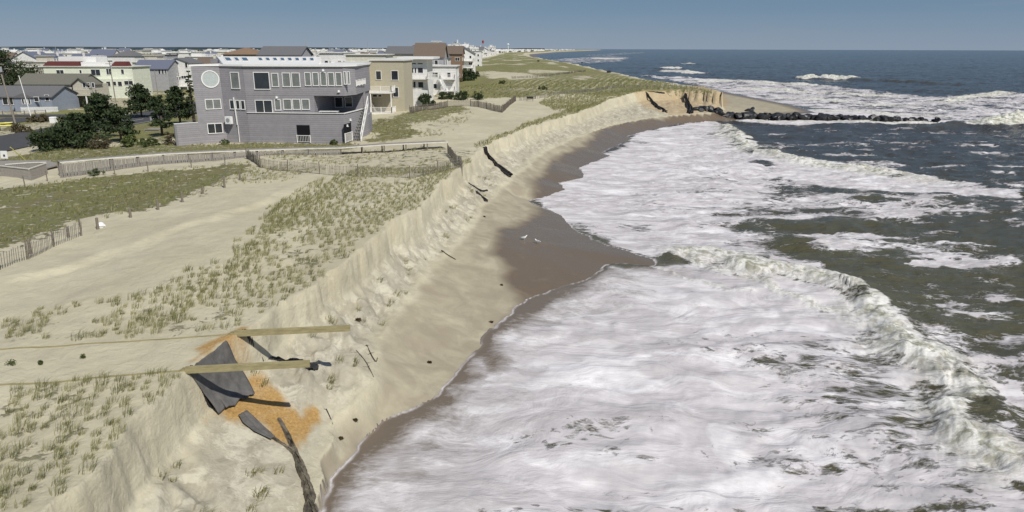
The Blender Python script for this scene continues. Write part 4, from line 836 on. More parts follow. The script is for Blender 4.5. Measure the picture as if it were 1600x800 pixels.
for s in (0, 1):
    xe = g0 - .4 if s == 0 else g1 + .4; b_.hexa([(xe, A[1] - 2, ze - .25), (gm, A[1] - 2, ze + 1.5), (gm, A[1] + 4, ze + 1.5), (xe, A[1] + 4, ze - .25), (xe, A[1] - 2, ze - .05), (gm, A[1] - 2, ze + 1.7), (gm, A[1] + 4, ze + 1.7), (xe, A[1] + 4, ze - .05)])
b_.build('gable_roof', M['oliveroof'], wg)
Wg = Wall((g0, A[1] - 1.5), (g1, A[1] - 1.5))
for x in (129, 136, 143): wpx(r, Wg, x, 129, x + 5, 137, og)
zd = zt((0, A[1] - 3), 150, 147); b_ = MB(og); d0, d1 = g0 - 1, at(172, 166, TZ)[0]; b_.box(d0, d1, A[1] - 4.2, A[1] - 1.52, zd - .35, zd); dk = b_.build('deck', M['beige'], r)
b_ = MB(og); railing(b_, [(d0, A[1] - 4.1, zd), (d1, A[1] - 4.1, zd), (d1, A[1] - 1.6, zd)], sp=.14, th=.08); b_.build('railing', M['beige'], dk)
b_ = MB(og); b_.bar((d0 + .2, A[1] - 3.8, zd - .3), (d0 - 4.2, A[1] - 3.8, TZ), 1.1, .3); b_.bar((d0 + .2, A[1] - 4.3, zd + .6), (d0 - 4.2, A[1] - 4.3, TZ + .9), .08, .5); b_.build('stairs', M['beige'], dk)
for x in (d0 + 2.5, d1 - 2.6, d1 - .3): b_ = MB(og); b_.bar((x, A[1] - 4, TZ - .3), (x, A[1] - 4, zd - .35), .25, .25); b_.build('post', M['white_trim'], dk)
# pale green house with dark red mansard
A, B = fr(76, 213, 152); ze = zt(A, 150, 104.5)
r, w2, L, og, Wf, Ws = house('pale_green_house', 'tall pale yellow-green house with dark red roof bands and white roof deck', 'house', A, B, TZ, ze, 10, 'flat', 0, 'lime', 'whiteroof', [(88, 109, 100, 117, 2), (124, 109, 128, 115), (142, 108, 157, 118.5, 2), (166, 107, 174, 117, 2), (189, 108, 194, 116), (166, 127, 173, 135), (176, 127, 182, 134), (184, 127, 191, 135), (194, 126, 208, 133, 3)])
zr1 = zt(A, 100, 96)
for x0, x1 in ((77, 133), (184, 208)):
    b_ = MB(og); a0, a1 = at(x0, 152, TZ)[0], at(x1, 152, TZ)[0]; b_.hexa([(a0, A[1] - .4, ze + .23), (a1, A[1] - .4, ze + .23), (a1, A[1] + 3, ze + .23), (a0, A[1] + 3, ze + .23), (a0 + .5, A[1] + 1.4, zr1), (a1 - .5, A[1] + 1.4, zr1), (a1 - .5, A[1] + 3, zr1), (a0 + .5, A[1] + 3, zr1)]); b_.build('mansard', M['redroof'], r)
b_ = MB(og); a0, a1, a2 = at(92, 152, TZ)[0], at(152, 152, TZ)[0], at(184, 152, TZ)[0]; b_.box(a0, a1, A[1] + 3.1, A[1] + 9, ze + .23, zt((0, A[1] + 3), 120, 88.5)); b_.box(at(134, 152, TZ)[0], a2, A[1] + .9, A[1] + 3.05, ze + .24, zt((0, A[1] + .9), 120, 97)); b_.build('roof_deck', M['white_trim'], r)
b_ = MB(og); b_.box(at(160, 152, TZ)[0], B[0] - .4, A[1] - 2.4, A[1] - .01, TZ - .3, zt(A, 170, 123)); lw = b_.build('front_wing', M['lime'], r)
for q in [(166, 127, 173, 135), (176, 127, 182, 134), (184, 127, 191, 135), (194, 126, 208, 133)]: wpx(r, Wall((at(160, 152, TZ)[0], A[1] - 2.4), (B[0] - .4, A[1] - 2.4)), *q, og, muls=(.5,) if q[0] == 194 else ())
# blue-roofed grey house
A, B = fr(213, 266, 143); ze = zt(A, 230, 107.5)
r, w2, L, og, Wf, Ws = house('blue_roof_house', 'pale grey house with broad slate blue pitched roof', 'house', A, B, TZ, ze, 11, 'gx', 2.6, 'grey', 'blueroof', [(247, 108, 251, 116), (252.5, 108, 256, 116), (257.5, 108, 260.5, 116), (216, 107, 219, 110), (223, 107, 226, 110)])
a0, a1 = at(217, 143, TZ)[0], at(238, 143, TZ)[0]; z1 = zt((0, A[1] - 3), 225, 120)
r2, *_ = house('small_gabled_house', 'small weathered grey gabled building before the blue-roofed house', 'house', (a0, A[1] - 6), (a1, A[1] - 6), TZ, z1, 5, 'gy', 1.5, 'grey', 'greyroof', [(223, 120, 226, 128)])
# white house with two levels of balconies
A, B = fr(264, 302, 141); ze = zt(A, 280, 99)
r, w2, L, og, Wf, Ws = house('white_balcony_house', 'white three-storey house with stacked balconies left of the mauve house', 'house', A, B, TZ, ze, 10, 'gy', 1.6, 'whitewall', 'greyroof', [(266, 107, 276, 113), (266, 122, 279, 130), (289, 98, 293, 106), (283, 118, 291, 123, 2)])
for y, x0, x1 in ((119, 265, 283), (134, 265, 297)):
    u0, z_ = plane_hit(A, B, x0, y); u1, _ = plane_hit(A, B, x1, y); add_deck(r, og, Wf, u0, u1, z_, 1.8, posts=TZ)
# white pyramid-roofed house, far left
A, B = fr(42, 66, 100); 
house('pyramid_roof_house', 'white house with white pyramid roof among the trees on the left', 'house', A, B, TZ, zt(A, 50, 87), 12, 'hip', 3.2, 'whitewall', 'whiteroof', [(45, 89, 48, 93), (51, 89, 54, 93), (57, 89, 60, 93)])

# ---- houses behind and right of the mauve house ----
A = at(549, 170, 4.2); A = (A[0], 128.0); A = (float(ray(528, 100)[0] / ray(528, 100)[1]) * 128, 128.0); B = (float(ray(566, 120)[0] / ray(566, 120)[1]) * 128, 128.0)
house('tan_shed_roof_house', 'tan stucco house with flat pale roof directly behind the mauve house', 'house', A, B, 4, zray(550, 99.5, 128), 9, 'flat', 0, 'tan', 'whiteroof', [(552, 105, 561.5, 110.5)])
A = (float(ray(578, 120)[0] / ray(578, 120)[1]) * 135, 135.0); B = (float(ray(631, 120)[0] / ray(631, 120)[1]) * 134.6, 134.6)
r, w2, L, og, Wf, Ws = house('tan_deck_house', 'tan stucco beach house with two white railed decks', 'house', A, B, 4.5, zray(600, 95, 135), 8, 'flat', 0, 'tan', 'whiteroof', [(611, 110, 622.5, 125.5), (587, 110.5, 596, 125), (614, 136, 623, 152), (582, 147, 590, 152), (590.5, 147, 597, 152)], oh=.25)
for (x0, x1, y) in ((573, 616, 144), (573, 617, 177)):
    u0, z_ = plane_hit(A, B, x0, y - 2); u1, _ = plane_hit(A, B, x1, y - 2); add_deck(r, og, Wf, u0 - 2.5, u1 + .2, zray(x1, y, 131), 3.2, posts=4.2 if y < 150 else 3.8, th=.3)
u0, z_ = plane_hit(A, B, 577, 150); 
b_ = MB(og); b_.bar(Wf.p(u0 + 1.5, zray(600, 177, 133), 1.4), Wf.p(u0 + .2, zray(600, 144, 133), 1.4), .9, .2); b_.build('deck_stair', M['greywood'], r)
Y = 158.0; X = lambda px: float(ray(px, 100)[0] / ray(px, 100)[1])
A = (X(634) * Y, Y); B = (X(667) * Y, Y)
r, w2, L, og, Wf, Ws = house('white_modern_house', 'white modern house with long overhanging flat roof and window wall', 'house', A, B, 4, zray(650, 92.5, Y), 11, 'flat', 0, 'whitewall', 'white_trim', [(635, 98.5, 640, 101, 1), (641.5, 98, 650.5, 101), (652, 98, 661, 101), (635, 106, 641, 114), (642, 105.5, 646.5, 114.5), (647.5, 105.5, 651, 114.5), (652.5, 105.5, 661.5, 114.5), (638.5, 127, 650, 138, 3), (653, 127.5, 662, 138)], oh=1.6, th=.45)
u1 = L; _, z_ = plane_hit(A, B, 650, 122); add_deck(r, og, Wf, -.3, L + .3, z_, 1.4)
b_ = MB(og); a0 = (B[0] + .2, Y - 1, z_); b0 = (X(697) * (Y - 2), Y - 2, zray(697, 143, Y - 2))
b_.bar(a0, (B[0] + 3, Y - 1, z_ - .2), 1.6, .2); b_.bar((B[0] + 3, Y - 1.5, z_ - .2), b0, 1.5, .25); sto = b_.build('beach_stair', M['white_trim'], r)
b_ = MB(og); railing(b_, [(B[0] + .2, Y - 1.8, z_), (B[0] + 3, Y - 1.8, z_ - .2), (b0[0], b0[1] - .7, b0[2])], sp=.2, th=.08); b_.build('railing', M['white_trim'], sto)
A2 = (X(603) * (Y + 8), Y + 8); B2 = (X(634) * (Y + 8), Y + 8)
house('flat_roof_house', 'wide house with flat pale roof and dark eaves behind the tan house', 'house', A2, B2, 4, zray(620, 93, Y + 8), 9, 'flat', 0, 'grey', 'whiteroof', [(606, 97, 611, 100), (618, 97, 624, 100)], oh=.8)
def leaves(P, size, n, rad, tone, seed):
    """n random leaf quads spread through each ellipsoid clump of P: rows (x, y, z, rx, ry, rz)"""
    r = np.random.default_rng(seed); P = np.asarray(P, float); k = len(P)
    d = r.normal(size=(k, n, 3)); d /= np.linalg.norm(d, axis=2, keepdims=True); d *= (r.random((k, n, 1)) ** .45)
    c = P[:, None, :3] + d * P[:, None, 3:6]; c = c.reshape(-1, 3)
    a = r.normal(size=c.shape); a /= np.linalg.norm(a, axis=1, keepdims=True); b = np.cross(a, r.normal(size=c.shape)); b /= np.linalg.norm(b, axis=1, keepdims=True)
    s = size * r.uniform(.5, 1.3, (len(c), 1)); q = .45
    V = np.stack([c - a * s, c + b * s * q, c + a * s, c - b * s * q], 1).reshape(-1, 3); F = np.arange(len(V)).reshape(-1, 4)
    ct = r.random(k)[:, None].repeat(n, 1).ravel(); t = np.clip(ct * .55 + r.random(len(c)) * .45 + tone, 0, 1).repeat(4)
    return V, F, t
# ---- second and third rows, each placed by its picture column, depth and size ----
WALLS = ['whitewall', 'whitewall', 'cream', 'beige', 'grey', 'whitewall', 'bluegrey', 'tan']
ROOFS = ['whiteroof', 'greyroof', 'brownroof', 'whiteroof', 'greyroof', 'blueroof', 'orangewood', 'whiteroof']
def dune_line(y): return float(np.interp(y, [100, 150, 200, 270, 400, 600, 1000, 2000, 3500, 8000], [-22, -24, -26, -27, -34, -40, -42, -16, 110, 750]))
spots = []; rr = random.Random(11)
fixed = [ # left px, right px, depth, storeys top px row, roof kind, rise, wall, roof, label bits
    (648, 693, 200, 89, 'gx', 3.6, 'grey', 'brownroof', 'grey house with big brown shingled roof and white porches facing the dune'),
    (668, 712, 188, 104, 'flat', 0, 'whitewall', 'whiteroof', 'white stepped house with roof terrace beside the brown roof'),
    (693, 722, 262, 84, 'gx', 2.6, 'orangewood', 'brownroof', 'reddish cedar house at the edge of the dune'),
    (706, 741, 330, 84, 'gy', 3, 'whitewall', 'greyroof', 'tall white gabled house where the dune begins'),
    (500, 541, 190, 83, 'flat', 0, 'whitewall', 'whiteroof', 'white house with roof terrace above the mauve roof'),
    (541, 603, 178, 86, 'flat', 0, 'cream', 'whiteroof', 'long cream house behind the pine tree'),
    (405, 470, 185, 86, 'gx', 2.0, 'grey', 'greyroof', 'long grey roofed house just over the skylights'),
    (350, 404, 205, 85.5, 'hip', 2.0, 'tan', 'orangewood', 'low tan house with orange-brown hipped roof'),
    (176, 212, 300, 88, 'hip', 2.5, 'whitewall', 'greyroof', 'white house with grey hipped roof behind the pale green house'),
    (225, 262, 330, 86, 'flat', 0, 'grey', 'greyroof', 'grey flat-topped house over the blue roof'),
    (212, 225, 430, 79, 'flat', 0, 'cream', 'whiteroof', 'tall cream block on the left skyline'),
    (262, 296, 400, 83, 'flat', 0, 'whitewall', 'whiteroof', 'broad white flat-roofed house on the left skyline'),
    (604, 648, 215, 84, 'gx', 2, 'cream', 'greyroof', 'cream house with grey roof behind the modern white house'),
    (676, 700, 240, 90, 'gy', 2.5, 'whitewall', 'greyroof', 'white gabled house behind the stepped white house'),
    (715, 752, 420, 80, 'flat', 0, 'whitewall', 'whiteroof', 'white house with roof deck at the foot of the green dune'),
    (632, 660, 290, 80, 'hip', 2.5, 'beige', 'brownroof', 'beige house with dark hipped roof far behind the brown one'),
]
occ = [(-70, 95, -15, 118), (-210, 145, -92, 268), (-30, 120, -12, 175)]
for i, (x0, x1, Y, ey, kind, rise, wa, ro, lab) in enumerate(fixed):
    A = (X(x0) * Y, float(Y)); B = (X(x1) * Y, float(Y)); ze = zray((x0 + x1) / 2, ey, Y)
    r, w2, L, og, Wf, Ws = house('town_house', lab, 'house', A, B, 3.0, ze, 11, kind, rise, wa, ro, rndw=1)
    if i in (0, 1, 4, 3):
        add_deck(r, og, Wf, L * .45, L * .98, ze - 3.0, 2.0); 
        if i != 4: add_deck(r, og, Wf, L * .45, L * .98, max(4, ze - 6.0), 2.0, posts=3)
    occ.append((A[0] - 3, Y - 5, B[0] + 3, Y + 16))
# prototypes for the town beyond: five kinds, copied with their parts
def proto(wa, ro, kind, W_, D, H_, rise, lab, deck):
    r, w2, L, og, Wf, Ws = house('town_house', lab, 'house', (-W_ / 2, 0), (W_ / 2, 0), 0, H_, D, kind, rise, wa, ro, rndw=1)
    m_ = MB(og); cx_, cy_ = (W_ * .2, D * .55); m_.box(cx_ - .45, cx_ + .45, cy_ - .4, cy_ + .4, H_ - .5, H_ + rise + 1.1); m_.box(cx_ - .55, cx_ + .55, cy_ - .5, cy_ + .5, H_ + rise + 1.1, H_ + rise + 1.25); m_.build('chimney', M[wa], r)
    if kind == 'flat':
        m_ = MB(og); m_.box(-W_ * .3, W_ * .05, D * .35, D * .8, H_ + .2, H_ + 2.3); m_.box(-W_ * .34, W_ * .09, D * .31, D * .84, H_ + 2.3, H_ + 2.5); m_.build('roof_room', M[wa], r)
        m_ = MB(og); railing(m_, [(-W_ / 2, -.1, H_ + .22), (W_ / 2, -.1, H_ + .22), (W_ / 2, D * .8, H_ + .22)], sp=.5); m_.build('railing', M['white_trim'], r)
    if deck: add_deck(r, og, Wf, .5, L - .5, H_ - 2.9, 1.6)
    return r
SPEC = [('whitewall', 'whiteroof', 'flat', 12, 11, 8.6, 0, 'distant white flat-roofed house with a balcony in the town', 1), ('whitewall', 'greyroof', 'gx', 13, 10, 6.5, 2.6, 'distant white house with grey roof ridge parallel to its front', 0), ('cream', 'brownroof', 'gy', 10, 12, 7.0, 2.8, 'distant cream gable-fronted house with brown roof', 1),
        ('grey', 'greyroof', 'hip', 12, 12, 6.0, 2.6, 'distant grey house with grey hipped roof', 0), ('beige', 'whiteroof', 'flat', 14, 10, 7.5, 0, 'distant beige flat-roofed house', 0), ('whitewall', 'blueroof', 'gy', 11, 12, 8.0, 3.0, 'distant white gabled house with slate blue roof', 1), ('whitewall', 'whiteroof', 'gx', 12, 10, 7.5, 2.2, 'distant all white house with pale pitched roof', 0)]
PR = [proto(*s) for s in SPEC]
def free(x0, y0, x1, y1): return all(x1 < a or x0 > c or y1 < b or y0 > d for a, b, c, d in occ)
cands = []
y = 168.0
while y < 1500:
    x = dune_line(y) - 8 - rr.random() * 3
    while x > -max(.85 * y, 90) and x > -900:
        if not (-84 < x < -66): cands.append((x + rr.uniform(-2, 2), y + rr.uniform(-2, 2)))
        x -= rr.uniform(17, 26) * (1 + y / 1200)
    y += rr.uniform(20, 26) * (1 + y / 900)
used_p = set(); nh = 0; far_h = []
for y in np.geomspace(430, 1500, 24):   # tall houses right behind the dune, standing above the skyline
    y = float(y); x = dune_line(y) - 5 - rr.random() * 10; k = rr.choice([0, 1, 5, 6, 0]); o = PR[k] if k not in used_p else copy_tree(PR[k]); used_p.add(k); o['group'] = 'houses spread through the distant town'
    o.location = (x, y, 4.5); o.rotation_euler = (0, 0, rr.uniform(-.1, .1)); o.scale = (1.1, 1.1, rr.uniform(1.25, 1.75)); occ.append((x - 9, y - 3, x + 9, y + 14)); nh += 1
for (x, y) in cands:
    if not free(x - 7, y - 2, x + 7, y + 13): continue
    k = rr.randrange(len(PR)) if y < 500 else rr.choice([0, 0, 1, 2, 4, 5, 6, 6])
    if nh >= 250: far_h.append((x, y, k)); continue
    o = PR[k] if k not in used_p else copy_tree(PR[k]); used_p.add(k)
    o['group'] = 'houses spread through the distant town'
    o.location = (x, y + 5, ground(x, y + 5) - .2); o.rotation_euler = (0, 0, rr.choice([0, 0, math.pi / 2, -math.pi / 2]) + rr.uniform(-.06, .06)); s = rr.uniform(.85, 1.12); o.scale = (s, s, s * rr.uniform(.9, 1.1)); nh += 1
    occ.append((x - 8, y - 3, x + 8, y + 14))
# the faintest, farthest part of the town reads as one mass
fm = MB(); y = 1500.0
while y < 9000:
    w0 = dune_line(y) - 15
    for k in range(10):
        x = w0 - abs(rr.gauss(0, 1)) * (60 + y * .16) ; gz_ = 3.0; s = rr.uniform(.8, 1.3); hh = rr.uniform(6, 11)
        fm.box(x - 7 * s, x + 7 * s, y, y + 11, gz_ - 1, gz_ + hh * .8)
        if rr.random() < .6: fm.add([(x - 7.5 * s, y - .4, gz_ + hh * .8 + .01), (x + 7.5 * s, y - .4, gz_ + hh * .8 + .01), (x + 7.5 * s, y + 11.4, gz_ + hh * .8 + .01), (x - 7.5 * s, y + 11.4, gz_ + hh * .8 + .01), (x - 4 * s, y + 5.5, gz_ + hh), (x + 4 * s, y + 5.5, gz_ + hh)], [(3, 2, 1, 0), (0, 1, 5, 4), (1, 2, 5), (2, 3, 4, 5), (3, 0, 4)])
    y *= 1.02
ft = []; y = 700.0
while y < 8000:
    for k in range(14): ft.append((dune_line(y) - 18 - abs(rr.gauss(0, 1)) * (60 + y * .3), y, 5, 7 + y * .004, 5, rr.uniform(3.5, 6)))
    y *= 1.025
Vt, Ft, tt_ = leaves(ft, 2.2, 40, 1, 0, 99); tag(link_mesh('far_trees', Vt, Ft, M['pine'], None, False, {'tone': tt_}), 'dark belt of far trees between the tiny pale houses', 'trees', kind='stuff')
for (x, y, k) in far_h: fm.box(x - 6, x + 6, y, y + 11, 2, 3 + 7.5)
tag(fm.build('far_town', M['whitewall']), 'mass of tiny pale houses along the farthest shore', 'town', kind='stuff')
# low mainland across the bay
ml = MB(); px_ = -14000.0
vs = []; NX = 120
for i in range(NX + 1):
    x = -14000 + i * 120; hgt = 8 + 22 * float(fbm(np.array([i * .21]), np.array([1.0]), 3, 5)[0]); vs += [(x, 9000, -1), (x, 9010, hgt), (x, 10200, hgt), (x, 10210, -1)]
tag(link_mesh('mainland', vs, [(4 * i + j, 4 * i + j + 1, 4 * (i + 1) + j + 1, 4 * (i + 1) + j) for i in range(NX) for j in range(3)], mat('far mainland woods', (.045, .06, .065), .95, .1, .3, .01)), kind='structure')

# ------------------------------------------------------------------ plants
def plant(name, label, cat, base, H_, W_, kind='pine', n_cl=34, n_lf=70, size=.16, matn='pine', group=None, trunk=True, seed=0, lean=0):
    x, y, z = base; rs = random.Random(seed * 7 + 3); root = empty(name, base, label, cat, group); cl = []
    tb = MB(base)
    if kind == 'pine':
        tb.tube((x, y, z - .3), (x + lean * .5, y, z + H_ * .55), .055 * H_ * .5 + .05, .05 * H_ * .3 + .02); tb.tube((x + lean * .5, y, z + H_ * .55), (x + lean, y, z + H_ * .93), .05 * H_ * .3 + .02, .02)
        for i in range(n_cl):
            f = .22 + .76 * (i + .5) / n_cl; a = rs.uniform(0, 6.28); rad = W_ * .5 * (1.05 - f) ** .6 * rs.uniform(.35, 1.15); s = rs.uniform(.10, .2) * W_ * (1.2 - .6 * f)
            cx, cy, cz = x + lean * f + math.cos(a) * rad, y + math.sin(a) * rad, z + H_ * f + rs.uniform(-.04, .04) * H_; cl.append((cx, cy, cz, s * 1.25, s * 1.25, s * .55))
            if i % 2 == 0: tb.tube((x + lean * f * .9, y, z + H_ * (f - .05)), (cx, cy, cz), .035 * H_ * .3, .015, 5)
    else:
        for i in range(n_cl):
            a = rs.uniform(0, 6.28); rr_ = math.sqrt(rs.random()) * W_ * .5; f = rs.random() * (1 - (rr_ / (W_ * .5)) ** 2 * .6); s = rs.uniform(.12, .24) * min(W_, H_ * 1.4)
            cl.append((x + math.cos(a) * rr_, y + math.sin(a) * rr_ * .8, z + .1 + H_ * f * .82, s, s, s * .7))
            if i % 3 == 0: tb.tube((x + rs.uniform(-.2, .2), y, z - .2), cl[-1][:3], .04, .012, 5)
    V, F, t = leaves(cl, size, n_lf, 1, 0, seed); V = V - np.array(base)
    link_mesh('crown', V, F, M[matn], root, False, {'tone': t}); tb.build('trunk' if kind == 'pine' else 'stems', M['bark'], root)
    return root
def on(px, py): return hit(px, py)
TREES = [ # px, base row, top row, width px, kind, material, label
    (128, 226, 178, 74, 'pine', 'pine', 'dark spreading pine left of the green house group, in front of the road'),
    (98, 232, 183, 70, 'bush', 'pine', 'dark rounded evergreen thicket at the road bend'),
    (165, 216, 147, 56, 'pine', 'pine', 'tall ragged dark pine before the beige deck house'),
    (190, 222, 168, 46, 'pine', 'pine', 'mid-height dark pine beside the boulevard'),
    (222, 184, 133, 50, 'pine', 'pine', 'broad dark pine beyond the boulevard below the blue-roofed house'),
    (254, 212, 150, 36, 'pine', 'pine', 'slim dark pine just left of the garden wall'),
    (282, 193, 136, 46, 'pine', 'pine', 'dark pine between the boulevard and the mauve house'), (304, 193, 112, 20, 'pine', 'pine', 'tall narrow dark pine against the left wall of the mauve house'),
    (150, 168, 150, 36, 'bush', 'pine', 'dark shrubs under the beige deck'),
    (8, 140, 76, 66, 'pine', 'pine', 'dark tree at the far left edge of the photo'),
    (40, 138, 90, 60, 'bush', 'pine', 'dark tree mass behind the blue cottage'),
    (82, 120, 80, 56, 'bush', 'pine', 'dark tree behind the pyramid-roofed house'),
    (158, 96, 76, 44, 'bush', 'brownshrub', 'greyish scrubby tree on the skyline left'),
    (268, 226, 202, 20, 'bush', 'brownshrub', 'brownish shrub at the end of the garden wall'),
    (155, 232, 210, 30, 'bush', 'brownshrub', 'brownish shrub at the foot of the pines'),
    (62, 190, 178, 34, 'bush', 'brownshrub', 'low brown-green shrub on the sandy median'),
    (30, 206, 190, 22, 'bush', 'brownshrub', 'dark brown shrub beside the utility pole'),
    (40, 208, 197, 24, 'bush', 'brownshrub', 'small reddish shrub on the road verge'),
    (586, 128, 85, 26, 'pine', 'pine', 'dark pine between the tan houses'),
    (545, 92, 80, 12, 'pine', 'pine', 'small dark pine above the flat roofs'),
    (665, 166, 143, 26, 'bush', 'pine', 'dark shrub at the foot of the white stair'),
    (695, 155, 142, 22, 'bush', 'pine', 'dark shrub along the dune fence'),
    (721, 156, 139, 22, 'bush', 'pine', 'round dark shrub on the dune behind the sand fence'),
    (746, 156, 138, 16, 'bush', 'pine', 'small dark shrub near the end of the sand fence'),
    (722, 126, 104, 34, 'bush', 'pine', 'dark thicket between the houses and the grassy dune'),
    (738, 120, 108, 20, 'bush', 'pine', 'dark shrub on the sandy hollow behind the dune'),
    (785, 131, 124, 11, 'bush', 'shrub', 'small green shrub on the grassy dune'), (848, 140, 133, 13, 'bush', 'shrub', 'green shrub beside the planted rows'),
    (352, 226, 217, 14, 'bush', 'shrub', 'small green shrub by the house corner'), (300, 225, 216, 12, 'bush', 'shrub', 'green weed clump at the tower foot'), (522, 226, 218, 12, 'bush', 'shrub', 'grass clump before the sea end of the mauve house'),
    (205, 228, 210, 40, 'bush', 'shrub', 'leafy shrub in front of the garden beds'), (235, 228, 214, 30, 'bush', 'shrub', 'pale green flowering shrub before the mauve house'), (150, 274, 262, 22, 'bush', 'shrub', 'vine-like shrub against the boardwalk'),
    (235, 100, 78, 16, 'pine', 'pine', 'dark pine on the skyline over the blue roof'), (255, 96, 80, 26, 'bush', 'pine', 'dark tree clump beyond the white balcony house'),
]
for i, (px, by, ty, wpxl, kind, mt, lab) in enumerate(TREES):
    b = on(px, by); d = b[1]; H_ = zray(px, ty, d) - b[2]; W_ = wpxl / FPX * d * 1.05
    big = W_ * H_; ncl = int(np.clip(16 + big * 1.1, 18, 90))
    plant('pine_tree' if kind == 'pine' else 'shrub', lab, 'tree' if kind == 'pine' else 'shrub', b, max(H_, .6), W_, kind, ncl, 60 if d < 200 else 36, .055 * max(1.6, min(W_, 5)) * (1 if d < 200 else 1.5), mt, seed=i + 1)
# distant town trees: three kinds copied with their parts
PT = [plant('town_tree', l_, 'tree', (0, 0, 0), 6.5, 6.5, 'bush' if k else 'pine', 22, 26, .5, 'pine' if k < 2 else 'shrub', seed=200 + k) for k, l_ in enumerate(['dark pointed pine among the distant houses', 'dark rounded tree among the distant houses', 'lighter green tree among the distant houses'])]
ut = set(); nt = 0
for t_ in range(2400):
    y = 150 * math.exp(rr.random() * 2.3); x = dune_line(y) - 10 - rr.random() * (y * .85 + 20)
    if -88 < x < -62 or not free(x - 2, y - 2, x + 2, y + 2): continue
    k = rr.choice([0, 1, 1, 2]); o = PT[k] if k not in ut else copy_tree(PT[k]); ut.add(k); o['group'] = 'trees scattered through the distant town'
    s = rr.uniform(.55, 1.15); o.location = (x, y, ground(x, y)); o.rotation_euler = (0, 0, rr.uniform(0, 6.28)); o.scale = (s, s, s); nt += 1; occ.append((x - 2, y - 2, x + 2, y + 2))
    if nt >= 280: break

# beach grass: every blade modelled, all of it one mass
def blades(pts, h, nb, wd, lean, seed, spread=.16):
    """pts (n,3); h (n,) heights; nb blades each"""
    r = np.random.default_rng(seed); n = len(pts); B = np.repeat(pts, nb, 0); hh = np.repeat(h, nb) * r.uniform(.45, 1.1, n * nb)
    ang = r.uniform(0, 2 * np.pi, n * nb); rad = np.sqrt(r.random(n * nb)) * spread * np.repeat(h, nb) * 1.6
    B = B + np.stack([np.cos(ang) * rad, np.sin(ang) * rad, np.zeros(n * nb) - .02], 1)
    dirv = np.stack([np.cos(ang), np.sin(ang)], 1) * r.uniform(.1, .6, (n * nb, 1)) + np.array(lean) * r.uniform(.5, 1.3, (n * nb, 1))
    pa = r.uniform(0, np.pi, n * nb); pw = np.stack([np.cos(pa), np.sin(pa), np.zeros(n * nb)], 1) * (wd * r.uniform(.7, 1.3, (n * nb, 1)) * .5)
    M1 = B + np.concatenate([dirv * .25, np.full((n * nb, 1), .62)], 1) * hh[:, None]; T = B + np.concatenate([dirv * .95, np.full((n * nb, 1), .92)], 1) * hh[:, None]
    V = np.stack([B - pw, B + pw, M1 + pw * .8, M1 - pw * .8, T], 1).reshape(-1, 3); i = np.arange(n * nb)[:, None] * 5
    F4 = (i + np.array([0, 1, 2, 3])); F3 = (i + np.array([3, 2, 4])); t = np.clip(np.repeat(r.random(n) ** 1.2, nb) * .6 + r.random(n * nb) * .45, 0, 1).repeat(5)
    return V, F4, F3, t
def scatter(pol, sp, jit, rot, dens, seed, ns=2.5):
    r = np.random.default_rng(seed); p = np.array(pol); c = p.mean(0); R_ = np.hypot(*(p - c).T).max(); k = int(R_ / sp) + 1
    i, j = np.meshgrid(np.arange(-k, k + 1), np.arange(-k, k + 1)); x = i.ravel() * sp + r.normal(0, jit, i.size); y = j.ravel() * sp + r.normal(0, jit, i.size)
    X_ = c[0] + x * math.cos(rot) - y * math.sin(rot); Y_ = c[1] + x * math.sin(rot) + y * math.cos(rot)
    s = sdpoly([tuple(q) for q in pol], X_, Y_) + (fbm(X_ / 3, Y_ / 3, 3, seed) - .5) * 1.5
    m = (s > 0) & (fbm(X_ / ns, Y_ / ns, 3, seed + 5) + r.normal(0, .09, X_.size) < .30 + dens * .42); return X_[m], Y_[m]
allV = []; allQ = []; allT = []; allt = []; off_ = 0
def addb(x, y, h, nb, wd, seed, lean=(.72, .10), spread=.26, cond=None):
    global off_
    z, dc, dt, dw, tt, P = terrain(x, y, True); m = dc > .05 if cond is None else cond(dc, dt, tt)
    x, y, z = x[m], y[m], z[m]; h = (h * RNG.uniform(.55, 1.25, len(x)))
    if not len(x): return
    V, Q, T, t = blades(np.stack([x, y, z], 1), h, nb, wd, lean, seed, spread); allV.append(V); allQ.append(Q + off_); allT.append(T + off_); allt.append(t); off_ += len(V)
for k, (kind, d, pol) in enumerate(VEG):
    yc = np.mean([p[1] for p in pol]); ymin = min(p[1] for p in pol)
    if kind == 'tuft':
        sp = .54 if ymin < 60 else .7
        x, y = scatter(pol, sp, .10, .35, d, 300 + k); near = y < 32
        for a, b, nb, wd, hh in ((0, 30, 40, .012, .47), (30, 50, 26, .017, .43), (50, 90, 15, .026, .42), (90, 400, 11, .055, .55)):
            m = (y >= a) & (y < b); addb(x[m], y[m], hh, nb, wd, 400 + k * 5 + a % 5)
    else:
        x, y = scatter(pol,   .65 if kind == 'cover' else .7, .22, .1, .62 if kind == 'cover' else .35, 300 + k, 5)
        addb(x, y, .36 if kind == 'cover' else .42, 8, .035, 500 + k, cond=lambda dc, dt, tt: dc > -.2)
hx, hy = scatter([p for p in HILL if p[1] < 300] , 1.5, .35, -.22, .75, 350, 8); addb(hx, hy, .62, 7, .10, 560)
